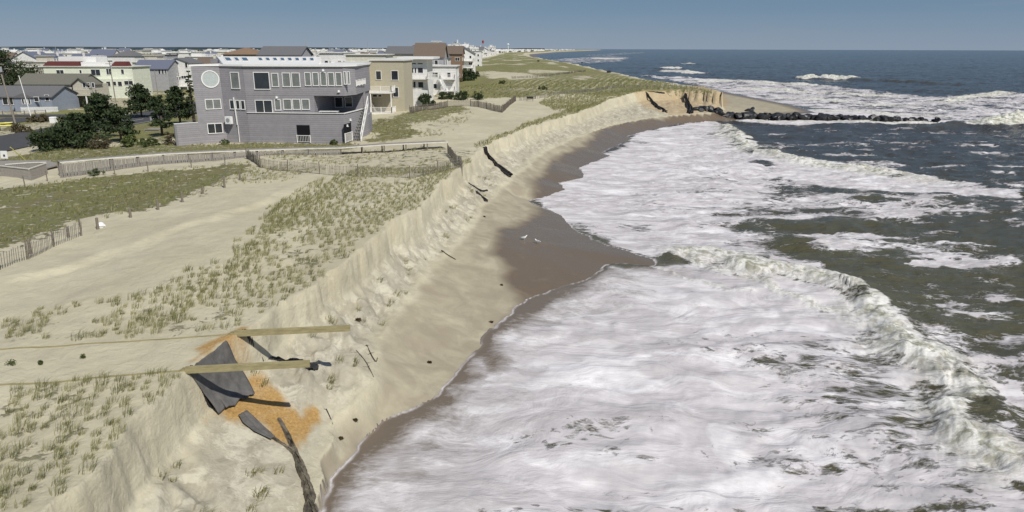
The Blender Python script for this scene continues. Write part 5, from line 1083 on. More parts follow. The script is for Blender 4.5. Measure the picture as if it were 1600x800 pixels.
# slumped tufts on the cut face
fx, fy = scatter([at(*p, 3.5) for p in [(20, 800), (240, 650), (300, 600), (480, 480), (600, 400), (720, 290), (770, 250), (770, 300), (700, 390), (650, 450), (600, 540), (560, 620), (480, 790)]], .95, .4, .3, .18, 351, 1.4)
addb(fx, fy, .5, 20, .022, 570, lean=(.9, -.3), cond=lambda dc, dt, tt: (dc < 0) & (dt > .2) & (tt > .05) & (tt < .85))
V = np.concatenate(allV); Q = np.concatenate(allQ); T = np.concatenate(allT); t = np.concatenate(allt)
me = bpy.data.meshes.new('beach_grass'); me.vertices.add(len(V)); me.vertices.foreach_set('co', V.ravel().astype(np.float32))
li = np.concatenate([Q.ravel(), T.ravel()]).astype(np.int32); me.loops.add(len(li)); me.loops.foreach_set('vertex_index', li)
ls = np.concatenate([np.arange(len(Q)) * 4, len(Q) * 4 + np.arange(len(T)) * 3]).astype(np.int32); me.polygons.add(len(ls)); me.polygons.foreach_set('loop_start', ls); me.update(calc_edges=True)
a = me.attributes.new('tone', 'FLOAT', 'POINT'); a.data.foreach_set('value', t.astype(np.float32)); me.materials.append(M['grass'])
o = bpy.data.objects.new('beach_grass', me); COL.objects.link(o); tag(o, 'clumps of windblown green beach grass all over the dune sand', 'grass', kind='stuff')
print('grass verts', len(V))

# ------------------------------------------------------------------ roads
def strip(name, pts, wd, lift, m, parent=None):
    P = smooth_poly(pts, 2); vs = []; n = len(P); L = [0]
    Q = []
    for a, b in zip(P[:-1], P[1:]):
        k = max(1, int(math.dist(a, b) / 2)); Q += [(a[0] + (b[0] - a[0]) * i / k, a[1] + (b[1] - a[1]) * i / k) for i in range(k)]
    Q.append(P[-1]); Q = np.array(Q); T_ = np.gradient(Q, axis=0); T_ /= np.linalg.norm(T_, axis=1, keepdims=True); Nn = np.stack([-T_[:, 1], T_[:, 0]], 1)
    c = 7; offs = np.linspace(-wd / 2, wd / 2, c); PX = (Q[:, None, :] + Nn[:, None, :] * offs[None, :, None]).reshape(-1, 2); z = terrain(PX[:, 0], PX[:, 1])
    zz_ = z.reshape(-1, c).max(1).repeat(c) * .5 + z * .5 + lift
    return link_mesh(name, np.stack([PX[:, 0], PX[:, 1], zz_], 1), quads(len(Q), c), m, parent)
RD = [(-76.5, -30), (-76.5, 60), (-76.5, 105), (-77, 150), (-79, 250), (-82, 600)]
tag(strip('road', RD, 13, .07, M['asphalt']), kind='structure')
tag(strip('cross_street', [(-135, 147), (-110, 148.5), (-84, 149.5)], 5.5, .074, M['asphalt']), kind='structure')
tag(strip('far_carriageway', [(-100, -30), (-100, 105), (-99.5, 144)], 9, .07, M['asphalt']), kind='structure')
for dx in (-6.1, -2.0, 2.0, 6.1): tag(strip('road_line', [(x + dx, y) for x, y in RD[:5]], .16, .085, M['paint']), kind='structure')

# ------------------------------------------------------------------ boardwalk past the mauve house
def beam_pts(px_list, z): return [at(a, b, z) for a, b in px_list]
bwo = hit(320, 245); bw = empty('boardwalk', bwo, 'long grey boardwalk with pale edge board and slatted skirt crossing the dune', 'boardwalk')
edge_px = [(94, 254), (175, 247), (255, 241), (330, 237.5), (400, 235), (480, 232.5), (532, 231.5), (600, 226.5), (700, 222)]
edge = []
for (x, y) in edge_px:
    Z = 5.55 if x < 560 else 5.75; edge.append((*at(x, y, Z), Z))
def off_path(pts, d):
    P = np.array([p[:2] for p in pts]); T_ = np.gradient(P, axis=0); T_ /= np.linalg.norm(T_, axis=1, keepdims=True); return [(p[0] - t[1] * d, p[1] + t[0] * d, p[2]) for p, t in zip(pts, T_)]
inner = off_path(edge, 1.7)
deck = MB(bwo); cap = MB(bwo); skirt = MB(bwo)
for a, b, c, d in zip(edge[:-1], edge[1:], inner[1:], inner[:-1]):
    L = math.dist(a, b); n = int(L / .145)
    for k in range(n):
        f0, f1 = k / n, (k + .88) / n; l = lambda p, q, f: Vector(p).lerp(Vector(q), f)
        p0, p1, p2, p3 = l(a, b, f0), l(a, b, f1), l(d, c, f1), l(d, c, f0); dn = Vector((0, 0, .05)); deck.hexa([p0 - dn, p1 - dn, p2 - dn, p3 - dn, p0, p1, p2, p3])
    o = Vector((0, -.06, 0)); cap.bar(Vector(a) + o + Vector((0, 0, .01)), Vector(b) + o + Vector((0, 0, .01)), .09, .13); 
deck.build('deck_boards', M['greywood'], bw); cap.build('edge_board', M['cap'], bw)
posts_ = []
for i in range(len(edge) - 1):
    a, b = edge[i], edge[i + 1]; L = math.dist(a, b); n = int(L / 2.4)
    for k in range(n):
        f = k / n; p_ = Vector(a).lerp(Vector(b), f); q = Vector(inner[i]).lerp(Vector(inner[i + 1]), f)
        for w_, r_ in ((p_, 0), (q, 0)): 
            m_ = MB(bwo); gz_ = ground(w_.x, w_.y); m_.bar((w_.x, w_.y + .02, min(gz_, w_.z) - .5), (w_.x, w_.y + .02, w_.z - .06 + r_), .13, .13); m_.build('post', M['post'], bw)
# vertical slats closing the seaward side down to the sand, as far as column 530
rs = random.Random(4); P = [Vector(e) for e in edge[:7]]
for a, b in zip(P[:-1], P[1:]):
    L = (b - a).length; n = int(L / .125)
    xs = [a.lerp(b, k / n) for k in range(n)]; gzs_ = terrain(np.array([q.x for q in xs]), np.array([q.y - .3 for q in xs]))
    for q, gq in zip(xs, gzs_):
        t_ = q + Vector((rs.uniform(-.02, .02), -.16, -.14 - rs.random() * .05)); skirt.bar((t_.x + rs.uniform(-.05, .05), t_.y - .1, gq - .1), t_, .10, .02, (0, 1, 0))
skirt.build('slat_skirt', M['greywood'], bw)
# fenced ramp end at the left
rp = [(-40, 268), (0, 262.5), (35, 262), (72, 254.5), (72, 258)]
ro = hit(40, 262); ram = empty('boardwalk_ramp', ro, 'grey boarded ramp landing with pale cap rails at the road end of the boardwalk', 'ramp')
R1 = [(*at(x, y, 5.1), 5.1) for x, y in [(-60, 262), (0, 259), (18, 261), (45, 264), (72, 255)]]; R2 = [(*at(x, y, 5.1), 5.1) for x, y in [(8, 257), (40, 254.5), (72, 253.5)]]
cp_ = MB(ro); wb = MB(ro)
for R_ in (R1, R2):
    for a, b in zip(R_[:-1], R_[1:]):
        cp_.bar(a, b, .14, .10); a = Vector(a); b = Vector(b); n = int((b - a).length / .15)
        for k in range(n): q = a.lerp(b, k / n); wb.bar((q.x, q.y + .02, ground(q.x, q.y) - .1), q - Vector((0, 0, .06)), .13, .03, (0, 1, 0))
cp_.build('cap_rail', M['cap'], ram); wb.build('board_wall', M['greywood'], ram)
m_ = MB(ro); pl = [at(-60, 263, 4.2), at(45, 266, 4.2), at(72, 262, 4.2), at(94, 256, 4.2), at(72, 250, 4.2), at(-60, 252, 4.2)]; m_.prism(pl, 4.05, 4.2); m_.build('ramp_floor', M['greywood'], ram)

# ------------------------------------------------------------------ sand fences
def sand_fence(label, pxs, hgt=1.15, sp=.1, posts_every=3.0, lean=0, gaps=0.02, extra_posts=(), z=None, mat_='slat', slat_w=.035, upto=None):
    W_ = [tuple(p) for p in hits([a for a, b in pxs], [b for a, b in pxs])]; o = W_[len(W_) // 2]; root = empty('sand_fence', o, label, 'fence'); sl = MB(o); wi = MB(o); rs = random.Random(len(label))
    for s, (a, b) in enumerate(zip(W_[:-1], W_[1:])):
        L = math.dist(a[:2], b[:2]); n = max(2, int(L / sp)); X_ = np.linspace(a[0], b[0], n); Y_ = np.linspace(a[1], b[1], n); Zg = terrain(X_, Y_); hs = hgt * (.9 + .2 * fbm(X_ / 3, Y_ / 3, 2, 9))
        up = [Vector((x + lean * h_, y + lean * .3 * h_, z_ + h_)) for x, y, z_, h_ in zip(X_, Y_, Zg, hs)]
        if upto is None or s < upto:
            for x, y, z_, u in zip(X_, Y_, Zg, up):
                if rs.random() > gaps: sl.bar((x, y, z_ - .1), u + Vector((rs.uniform(-.04, .04), 0, rs.uniform(-.08, .05))), slat_w, .012, (0, 1, 0))
            for f in (.25, .6, .9):
                for i in range(0, n - 1, 4):
                    j = min(i + 4, n - 1); p = Vector((X_[i], Y_[i], Zg[i])).lerp(up[i], f); q = Vector((X_[j], Y_[j], Zg[j])).lerp(up[j], f); wi.bar(p, q, .014, .014)
        m = max(1, round(L / posts_every))
        for k in range(m + (s == len(W_) - 2)):
            f = k / m; x, y = a[0] + (b[0] - a[0]) * f, a[1] + (b[1] - a[1]) * f; z_ = ground(x, y); pm = MB(o); pm.tube((x, y - .05, z_ - .3), (x + lean * .3 + rs.uniform(-.06, .06), y - .05, z_ + hgt * 1.22), .055, .05, 6); pm.build('post', M['post'], root)
    if sl.V: sl.build('slats', M[mat_], root)
    if wi.V: wi.build('wire', M['metal'], root)
    return root
sand_fence('leaning grey slat sand fence at the left edge of the bare sand', [(-60, 432), (0, 421), (45, 405), (85, 385), (128, 368)], .95, .15, 3.6, .1, slat_w=.022)
sand_fence('dark wire and slat sand fence running below the boardwalk to the scarp', [(386, 248), (408, 262), (450, 268), (500, 272), (560, 276), (640, 279), (722, 272)], 1.0, .14, 4, .05, slat_w=.024)
sand_fence('short slat sand fence climbing from the lower fence back to the boardwalk end', [(722, 272), (712, 255), (700, 240)], 1.0, .12, 4)
sand_fence('dark slat fence in front of the boardwalk skirt', [(0, 300), (40, 292), (75, 283), (180, 272), (232, 268), (300, 262), (352, 257), (386, 248)], .9, .35, 4.2, 0, 1.1)
sand_fence('grey sand fence around the hollow beyond the house', [(640, 178), (668, 172), (700, 167), (735, 166), (760, 170), (785, 176)], 1.3, .15, 4, 0, slat_w=.05)
sand_fence('grey sand fence turning back up the dune beside the small bench', [(785, 176), (795, 166), (806, 158)], 1.3, .15, 4, 0, slat_w=.05)
sand_fence('low post and wire fence along the crest above the groin cut', [(975, 141), (1010, 139), (1050, 139), (1085, 139), (1112, 142)], 1.3, .3, 5, 0, .2, slat_w=.05)
sand_fence('long dark fence line crossing the planted dune', [(812, 157), (860, 150), (905, 145), (950, 139), (975, 136)], .75, .3, 6, 0, .1, slat_w=.08)
sand_fence('thin dark fence line high on the grassy dune', [(800, 123), (840, 121), (880, 116), (915, 112)], .8, .5, 8, 0, .1, slat_w=.12)
# single posts left standing along the edge of the ground cover
for i, (px, py, ty) in enumerate([(48, 397, 373), (107, 371, 354), (153, 358, 340), (204, 340, 325), (247, 328, 311), (285, 316, 300), (317, 303, 290), (351, 293, 275), (375, 281, 268), (163, 268, 262)][:9]):
    b = hit(px, py); h_ = max(.7, zray(px, ty, b[1]) - b[2]); pm = MB(b); pm.tube((b[0], b[1], b[2] - .3), (b[0] + .03, b[1], b[2] + h_ * .97), .10, .09, 8); pm.tube((b[0] + .03, b[1], b[2] + h_ * .97), (b[0] + .03, b[1], b[2] + h_), .09, .06, 8)
    tag(pm.build('fence_post', M['post']), 'old round wooden post standing alone along the edge of the ground cover', 'post', 'old fence posts along the ground cover')

# ------------------------------------------------------------------ collapsed beach access in the foreground
def timber(label, pxa, pxb, pxleft, z, wd=.14, ht=.26):
    a = Vector((*at(*pxa, z), z)); b = Vector((*at(*pxb, z), z)); o = tuple(a)
    m = MB(o); m.bar(a, b, wd, ht)
    L = Vector((*at(*pxleft, z), z)); n = 40; prev = None
    for k in range(n + 1):
        p = a.lerp(L, k / n); p.z = min(ground(p.x, p.y) - .105, a.z + .15)
        if k == 0: p = a.copy()
        if prev is not None: m.bar(prev, p, wd, ht * .9)
        prev = p
    return tag(m.build('timber_beam', M['timber']), label, 'timber beam')
CRZ = ground(*at(372, 521, 5.05)); CRZ2 = ground(*at(292, 577, 5.0))
timber('upper of two yellow timbers jutting out over the scarp, half buried in the sand behind', (366, 521), (547, 512.5), (-60, 549), 5.12)
timber('lower of two yellow timbers jutting out over the scarp in front of the grey fabric', (290, 578), (484, 568), (-60, 605), 5.10)
def drape(name, label, pxpoly, m, lift=.05, fold=.05, n=44, cat='geotextile', fs=1.6, skew=(1, 0)):
    """cloth or dark shadow strip lying on the slope: traced outline, real folds, follows the sand"""
    W_ = [tuple(p[:2]) for p in hits([a for a, b in pxpoly], [b for a, b in pxpoly])]; W_ = smooth_poly(W_ + [W_[0]], 1)[:-1]; A_ = np.array(W_); lo = A_.min(0) - .05; hi = A_.max(0) + .05
    st_ = max((hi - lo).max() / n, .03); xs = np.arange(lo[0], hi[0], st_); ys_ = np.arange(lo[1], hi[1], st_); X_, Y_ = np.meshgrid(xs, ys_, indexing='ij'); x, y = X_.ravel(), Y_.ravel()
    s = sdpoly(W_, x, y) + (fbm(x / .3, y / .3, 3, 4) - .5) * .12
    z = terrain(x, y) + lift + fold * (fbm(x * fs * (1 + skew[0] * 2), y * fs * (1 + skew[1] * 2), 4, 8) - .3) * 2; z = z - (s < .05) * lift * .6
    F = quads(*X_.shape); k = (s[F] > 0).all(1); F = F[k]
    if len(F) < 2: return None
    u = np.unique(F); r = np.full(len(x), -1); r[u] = np.arange(len(u)); o = link_mesh(name, np.stack([x, y, z], 1)[u], r[F], m, None, True)
    sm = o.modifiers.new('thick', 'SOLIDIFY'); sm.thickness = .02; sm.offset = -1
    return tag(o, label, cat)
def cloth(name, label, lp, rp, m, lift=.10, fold=.05, nr=40, nc=26, jag=.0):
    """hung fabric between two traced side edges, with folds and real thickness"""
    def rs_(pts):
        W_ = np.array(hits([a for a, b in pts], [b for a, b in pts])); L = np.concatenate([[0], np.cumsum(np.linalg.norm(np.diff(W_, axis=0), axis=1))]); t_ = np.linspace(0, L[-1], nr); return np.stack([np.interp(t_, L, W_[:, k]) for k in range(3)], 1)
    A_, B_ = rs_(lp), rs_(rp); f = np.linspace(0, 1, nc)[None, :, None]; P = A_[:, None] * (1 - f) + B_[:, None] * f; r_ = np.linspace(0, 1, nr)[:, None]; f2 = f[..., 0]
    P[..., 2] += lift + fold * (np.sin(f2 * 17 + r_ * 3 + 3 * fbm(f2 * 3 + r_ * 0, r_ * 3 + f2 * 0, 2, 3)) * (.3 + .7 * r_) + 1.2 * (fbm(f2 * 6, r_ * 8, 3, 5) - .5)) * np.sin(np.pi * np.clip(f2, .08, .92))
    P[..., 1] -= jag * r_ ** 3 * fbm(f2 * 9 + r_ * 0, r_ * 0 + 1.0, 2, 6); P = P.reshape(-1, 3); P[:, 2] = np.maximum(P[:, 2], terrain(P[:, 0], P[:, 1]) + .03)
    o = link_mesh(name, P, quads(nr, nc), m, None, True); sm = o.modifiers.new('thick', 'SOLIDIFY'); sm.thickness = .02; sm.offset = -1; return tag(o, label, 'geotextile')
cloth('geotextile_sheet', 'large smooth grey fabric sheet hanging down the scarp beneath the timbers', [(308, 574), (297, 588), (320, 617), (348, 643)], [(354, 548), (371, 571), (388, 594), (403, 614)], M['geo'], .14, .075, jag=.5)
cloth('geotextile_sheet', 'torn grey flap lying on the orange sand halfway down the slope', [(373, 652), (380, 664), (398, 678), (424, 690)], [(386, 645), (398, 656), (410, 668), (430, 686)], M['geo'], .12, .05, 26, 12)
drape('torn_fabric', 'narrow black fabric strip edging the left side of the grey sheet', [(292, 584), (299, 582), (318, 606), (338, 630), (351, 642), (346, 646), (322, 622), (304, 602)], M['geoblack'], .17, .05, 70)
drape('timber_shadow', 'black strip laid as the cast shadow of the upper timber', [(372, 525), (384, 528), (404, 546), (430, 560), (466, 562), (490, 570), (503, 580), (480, 578), (440, 566), (410, 556), (392, 542)], M['geoblack'], .10, .08, 70)  # dark sheet modelled where the upper timber's shadow falls on the slope
def twist(label, pxs, r0, r1, m, strands=4, seed=1, cat='twisted fabric', name='twisted_fabric'):
    P = [Vector(q) for q in hits([a for a, b in pxs], [b for a, b in pxs])]; P = [Vector(q) for q in smooth3(P)]; o = tuple(P[len(P) // 2]); mb = MB(o); rs = random.Random(seed)
    for s in range(strands):
        ph = s * 6.28 / strands; w_ = rs.uniform(.7, 1.3); prev = None
        for i, p in enumerate(P):
            f = i / (len(P) - 1); r = r0 + (r1 - r0) * f; a = ph + i * .55 * w_; q = p + Vector((math.cos(a) * r, math.sin(a) * r * .6, r * (.8 + .6 * math.sin(a * 1.3 + s)))); q.z = max(q.z, ground(q.x, q.y) + .03)
            if prev is not None: mb.bar(prev, q, r * 1.1 + .03, .04 + r * .25, (math.sin(a), math.cos(a), .6))
            prev = q
    return tag(mb.build(name, m, None), label, cat)
def smooth3(P, n=2):
    p = [tuple(q) for q in P]
    for _ in range(n):
        r = [p[0]]
        for a, b in zip(p[:-1], p[1:]): r += [tuple(a[i] * .75 + b[i] * .25 for i in range(3)), tuple(a[i] * .25 + b[i] * .75 for i in range(3))]
        p = r + [p[-1]]
    return p
twist('long twisted rope of torn striped fabric trailing down to the beach in the foreground', [(436, 655), (448, 678), (458, 700), (468, 725), (476, 750), (484, 775), (488, 800), (486, 830)], .04, .2, M['geostripe'], 7, 3)
twist('thin dark fabric strand along the left edge of the orange sand fan', [(400, 660), (425, 684), (450, 700), (462, 712)], .03, .07, M['geostripe'], 3, 5)
twist('black tattered strip hanging over the scarp near the end of the boardwalk', [(757, 238), (768, 250), (782, 264), (797, 277)], .14, .26, M['geoblack'], 6, 7)
twist('smaller dark tattered strip on the scarp below the boardwalk end', [(733, 288), (742, 294), (752, 300), (762, 299)], .06, .11, M['geoblack'], 4, 9)
twist('dark tattered clump at the foot of the scarp beside the smaller strip', [(744, 300), (752, 308), (760, 316)], .09, .15, M['geoblack'], 4, 10)
# black and ochre fabric hanging on the groin cut
for i, (x0, x1, y0, y1, lab) in enumerate([(1010, 1040, 146, 176, 'black strip of fabric slanting down the left side of the groin cut'), (1071, 1087, 147, 178, 'broad black fabric hanging down the groin cut')]):
    if i == 0: pts = [[(x0, y0), (1018, 158), (1027, 168), (x1, y1)]]
    else: pts = [[(x0, y0), (1074, 162), (1080, y1)]]
    twist(lab, pts[0], .18, .34 if i == 0 else .6, M['geoblack'], 6, 11 + i)
a = hit(1001, 141.5); b = hit(1040, 143)
m_ = MB(a); m_.bar((a[0], a[1] - .5, a[2] + .05), (b[0], b[1] - 1.2, a[2] + .0), .3, .35); tag(m_.build('timber_beam', M['timber']), 'short yellow timber along the crest of the groin cut', 'timber beam')

# ------------------------------------------------------------------ groin boulders
rr = random.Random(21)
def rock_mesh(seed):
    import bmesh
    bm = bmesh.new(); bmesh.ops.create_icosphere(bm, subdivisions=2, radius=1); rs = random.Random(seed); cuts = [(Vector((rs.gauss(0, 1), rs.gauss(0, 1), rs.gauss(0, .8))).normalized(), rs.uniform(.45, .8)) for _ in range(9)]
    for v in bm.verts:
        for n_, d_ in cuts:
            k = v.co.dot(n_) - d_
            if k > 0: v.co -= n_ * k
        v.co *= rs.uniform(.97, 1.03)
    me = bpy.data.meshes.new('boulder'); bm.to_mesh(me); bm.free(); me.materials.append(M['rock']); return me
RM = [rock_mesh(i) for i in range(9)]; nrk = 0
G0 = np.array(at(1086, 179, 1.2)); G1 = np.array(at(1300, 184, .6)); G2 = np.array(at(1476, 187, .6))
def rockat(x, y, z, s):
    global nrk
    o = bpy.data.objects.new('boulder', rr.choice(RM)); COL.objects.link(o); o.location = (x, y, max(z, ground(x, y) + .15)); o.rotation_euler = (rr.uniform(-.4, .4), rr.uniform(-.4, .4), rr.uniform(0, 6.28)); o.scale = (s * rr.uniform(1, 1.6), s * rr.uniform(.8, 1.1), s * rr.uniform(.55, .85))
    tag(o, 'black angular boulder lying in the groin that runs out into the surf', 'boulder', 'boulders of the groin'); nrk += 1
for i in range(78):
    f = i / 77; p = G0 + (G1 - G0) * f * 2 if f < .5 else G1 + (G2 - G1) * (f - .5) * 2
    if f > .86 and rr.random() < .55: continue
    for k in range(2 if f < .82 else 1): rockat(p[0] + rr.uniform(-.7, .7), p[1] + rr.uniform(-1.5, 1.5), max(.25, (1.0 if f < .45 else .7) - f * .5) + rr.uniform(-.2, .35) - k * .1, rr.uniform(.8, 1.5) * (1 if f < .8 else .75))
for x, y, s in [(1170, 176, 1.0), (1176, 173, .8), (1600, 183, 1.3)]: p = at(x, y, .5); rockat(p[0], p[1], .6, s)

# ------------------------------------------------------------------ small things
def upole(label, px, by, ty, r=.13, arms=0, m='pole', name='utility_pole', cat='utility pole', lean=0, z=3.0):
    b = (*at(px, by, z), z); zt_ = zray(px, ty, b[1]); root = empty(name, b, label, cat); mb = MB(b); mb.tube((b[0], b[1], z - .5), (b[0] + lean, b[1], zt_), r, r * .7, 8); mb.build('pole', M[m], root)
    if arms:
        mb = MB(b); mb.bar((b[0] + lean - 1.1, b[1] - .18, zt_ - .6), (b[0] + lean + 1.1, b[1] - .18, zt_ - .6), .12, .12); mb.build('crossarm', M[m], root)
        mb = MB(b); mb.tube((b[0] + lean + .35, b[1] - .2, zt_ - 1.9), (b[0] + lean + .35, b[1] - .2, zt_ - 1.0), .25, .25, 10); mb.build('transformer', M['metal'], root)
    return b, zt_
upole('leaning grey utility pole with a street lamp at the far left', 26, 199, 95, .17, 1, lean=-1.0)
upole('utility pole in front of the pale green house', 181, 160, 96, .14, 1)
upole('short utility pole before the blue-roofed house', 247, 150, 110, .13, 0)
upole('utility pole behind the boulevard pines', 233, 140, 88, .12, 1)
b, t_ = upole('plain white flagpole on the sandy median', 51, 189, 118, .09, 0, 'plasticwhite', 'flagpole', 'flagpole', lean=-1.0)
for px, by, ty, lab in [(480, 84, 56, 'tall thin radio mast on the skyline above the mauve house'), (516, 82, 62, 'second thin mast on the skyline'), (576, 80, 63, 'thin mast on the skyline above the tan houses'), (617, 80, 63, 'faint mast on the skyline left of the brown roof'), (91, 80, 70, 'small mast rising from the bay skyline at left')]:
    Y = 900.0; x = X(px) * Y; o_ = (x, Y, 3); mb = MB(o_); mb.tube((x, Y, 2), (x, Y, zray(px, ty, Y)), .35, .2, 6)
    for k in range(6): zk = 3 + (zray(px, ty, Y) - 3) * (k + 1) / 7; mb.bar((x - .8, Y, zk), (x + .8, Y, zk), .12, .12)
    tag(mb.build('radio_mast', M['metal']), lab, 'mast')
# red water tower / beacon on the skyline
Y = 1100.0; x = X(755) * Y; zt_ = zray(755, 64, Y); o_ = (x, Y, 3); rt = empty('beacon_tower', o_, 'small red topped tower on the skyline above the far white houses', 'tower')
mb = MB(o_); mb.tube((x, Y, 2), (x, Y, zt_ - 3), .5, .4, 8); mb.build('shaft', M['metal'], rt); mb = MB(o_); mb.tube((x, Y, zt_ - 3.2), (x, Y, zt_), 1.6, 1.5, 12); mb.tube((x, Y, zt_), (x, Y, zt_ + 1), 2.0, .2, 12); mb.build('tank', M['red'], rt)
Y = 2600.0; x = X(794) * Y; zt_ = zray(794, 68, Y); o_ = (x, Y, 3); rt = empty('water_tower', o_, 'pale water tower on the far skyline', 'water tower')
mb = MB(o_); mb.tube((x, Y, 2), (x, Y, zt_ - 6), 1.2, 1, 8); mb.build('shaft', M['plasticwhite'], rt); mb = MB(o_); mb.tube((x, Y, zt_ - 6), (x, Y, zt_ - 3), 1.5, 5, 12); mb.tube((x, Y, zt_ - 3), (x, Y, zt_), 5, 1.5, 12); mb.build('tank', M['plasticwhite'], rt)
# picket fence of the blue cottage
pa = (*at(34, 176, 3), 3); pb = (*at(92, 175, 3), 3); rt = empty('picket_fence', pa, 'low white picket fence in front of the blue cottage', 'fence'); mb = MB(pa); n = int(math.dist(pa, pb) / .17)
for k in range(n): p = Vector(pa).lerp(Vector(pb), k / n); mb.bar(p, p + Vector((0, 0, 1.2)), .11, .03, (0, 1, 0))
mb.build('pickets', M['white_trim'], rt); mb = MB(pa)
for h_ in (.3, .95): mb.bar(Vector(pa) + Vector((0, .05, h_)), Vector(pb) + Vector((0, .05, h_)), .04, .08)
mb.build('rails', M['white_trim'], rt)
# kerb-side post and rail fence
pa = (*at(-30, 181, 3), 3); pb = (*at(72, 178, 3), 3); rt = empty('rail_fence', pa, 'low wooden rail fence along the verge of the cross street', 'fence')
for k in range(7): p = Vector(pa).lerp(Vector(pb), k / 6); mb = MB(pa); mb.bar(p, p + Vector((0, 0, .9)), .14, .14); mb.build('post', M['post'], rt)
mb = MB(pa); mb.bar(Vector(pa) + Vector((0, 0, .7)), Vector(pb) + Vector((0, 0, .7)), .08, .1); mb.build('rail', M['post'], rt)
# kayaks on a rack
def kayak(x, y, z, L, rot, label):
    n = 14; m = 8; vs = []
    for i in range(n + 1):
        f = i / n; w_ = .36 * math.sin(math.pi * min(max(f, .02), .98)) ** .7; rise = .12 * (2 * f - 1) ** 4
        for j in range(m): a = 2 * math.pi * j / m; lx, ly, lz = (f - .5) * L, w_ * math.cos(a), .17 * math.sin(a) * (w_ / .36) ** .5 + rise; vs.append((lx * math.cos(rot) - ly * math.sin(rot), lx * math.sin(rot) + ly * math.cos(rot), lz))
    F = [(i * m + j, i * m + (j + 1) % m, (i + 1) * m + (j + 1) % m, (i + 1) * m + j) for i in range(n) for j in range(m)] + [tuple(range(m))[::-1], tuple(range(n * m, n * m + m))]
    rt = empty('kayak', (x, y, z), label, 'kayak', 'yellow kayaks on a rack'); link_mesh('hull', vs, F, M['yellow'], rt, True)
    mb = MB((0, 0, 0)); mb.add([(.45 * math.cos(a), .24 * math.sin(a), .16 + k * .035) for k in (0, 1) for a in [i * .5236 for i in range(12)]], [tuple(range(12, 24))] + [(i, (i + 1) % 12, 12 + (i + 1) % 12, 12 + i) for i in range(12)]); c = mb.build('cockpit', M['dark'], rt); c.rotation_euler = (0, 0, rot)
kx, ky = at(8, 205, 3); kayak(kx, ky, 3.95, 3.6, .25, 'lower yellow kayak on the rack at the left edge'); kayak(kx - 1.8, ky + 2.2, 4.15, 3.2, .3, 'farther yellow kayak at the left edge of the photo')
rt = empty('kayak_rack', (kx, ky, 3), 'low wooden rack holding the yellow kayaks', 'rack')
for dx in (-1, 1): mb = MB((kx, ky, 3)); mb.bar((kx + dx, ky - .3, 3), (kx + dx, ky - .3, 3.78), .08, .08); mb.bar((kx + dx, ky + .3, 3), (kx + dx, ky + .3, 3.78), .08, .08); mb.bar((kx + dx, ky - .45, 3.76), (kx + dx, ky + .45, 3.76), .08, .08); mb.build('leg', M['post'], rt)
for dx in (-2.8, -.9): mb = MB((kx, ky, 3)); mb.bar((kx + dx, ky + 2, 3), (kx + dx, ky + 2, 3.97), .08, .08); mb.bar((kx + dx, ky + 1.7, 3.95), (kx + dx, ky + 2.7, 3.95), .08, .08); mb.build('leg', M['post'], rt)
# white sign by the road, yellow guy guard, boxes
b = hit(9, 252); z1 = zray(9, 240, b[1]); rt = empty('sign', b, 'small white sign board beside the boardwalk ramp', 'sign'); mb = MB(b); mb.bar((b[0], b[1], b[2] - .2), (b[0], b[1], z1 - .1), .08, .08); mb.build('post', M['post'], rt); mb = MB(b); mb.box(b[0] - .42, b[0] + .42, b[1] - .08, b[1] - .04, b[2] + .35, z1 + .35); bd = mb.build('board', M['plasticwhite'], rt)
mb = MB(b); mb.box(b[0] - .12, b[0] + .12, b[1] - .095, b[1] - .081, b[2] + .6, z1 - .1); mb.build('dark_mark', M['dark'], bd)
b = hit(42, 250); tag_o = MB(b); tag_o.tube((b[0], b[1], b[2] - .2), (*at(16, 230, b[2] + 1.9), b[2] + 1.9), .05, .05, 8); tag(tag_o.build('guy_wire_guard', M['yellow']), 'slanting yellow guy wire guard beside the road', 'guy guard')
for px, py, lab, s in [(84, 192, 'white box at the edge of the pine thicket', (.5, .4, 1.0)), (103, 168, 'grey utility cabinet in front of the beige house', (.6, .4, 1.0)), (178, 150, 'grey bin cabinet by the pole before the green house', (.7, .5, 1.6)), (192, 209, 'white round-topped pot among the shrubs', (.3, .3, .7))]:
    x, y = at(px, py, 3); mb = MB((x, y, 3)); mb.box(x - s[0], x + s[0], y - s[1], y + s[1], 2.9, 3 + s[2]); mb.hexa([(x - s[0] - .05, y - s[1] - .05, 3 + s[2] + .003), (x + s[0] + .05, y - s[1] - .05, 3 + s[2] + .003), (x + s[0] + .05, y + s[1] + .05, 3 + s[2] + .003), (x - s[0] - .05, y + s[1] + .05, 3 + s[2] + .003), (x - s[0] * .8, y - s[1] * .8, 3.15 + s[2]), (x + s[0] * .8, y - s[1] * .8, 3.15 + s[2]), (x + s[0] * .8, y + s[1] * .8, 3.15 + s[2]), (x - s[0] * .8, y + s[1] * .8, 3.15 + s[2])])
    tag(mb.build('utility_box', M['plasticwhite' if 'white' in lab else 'metal']), lab, 'box')
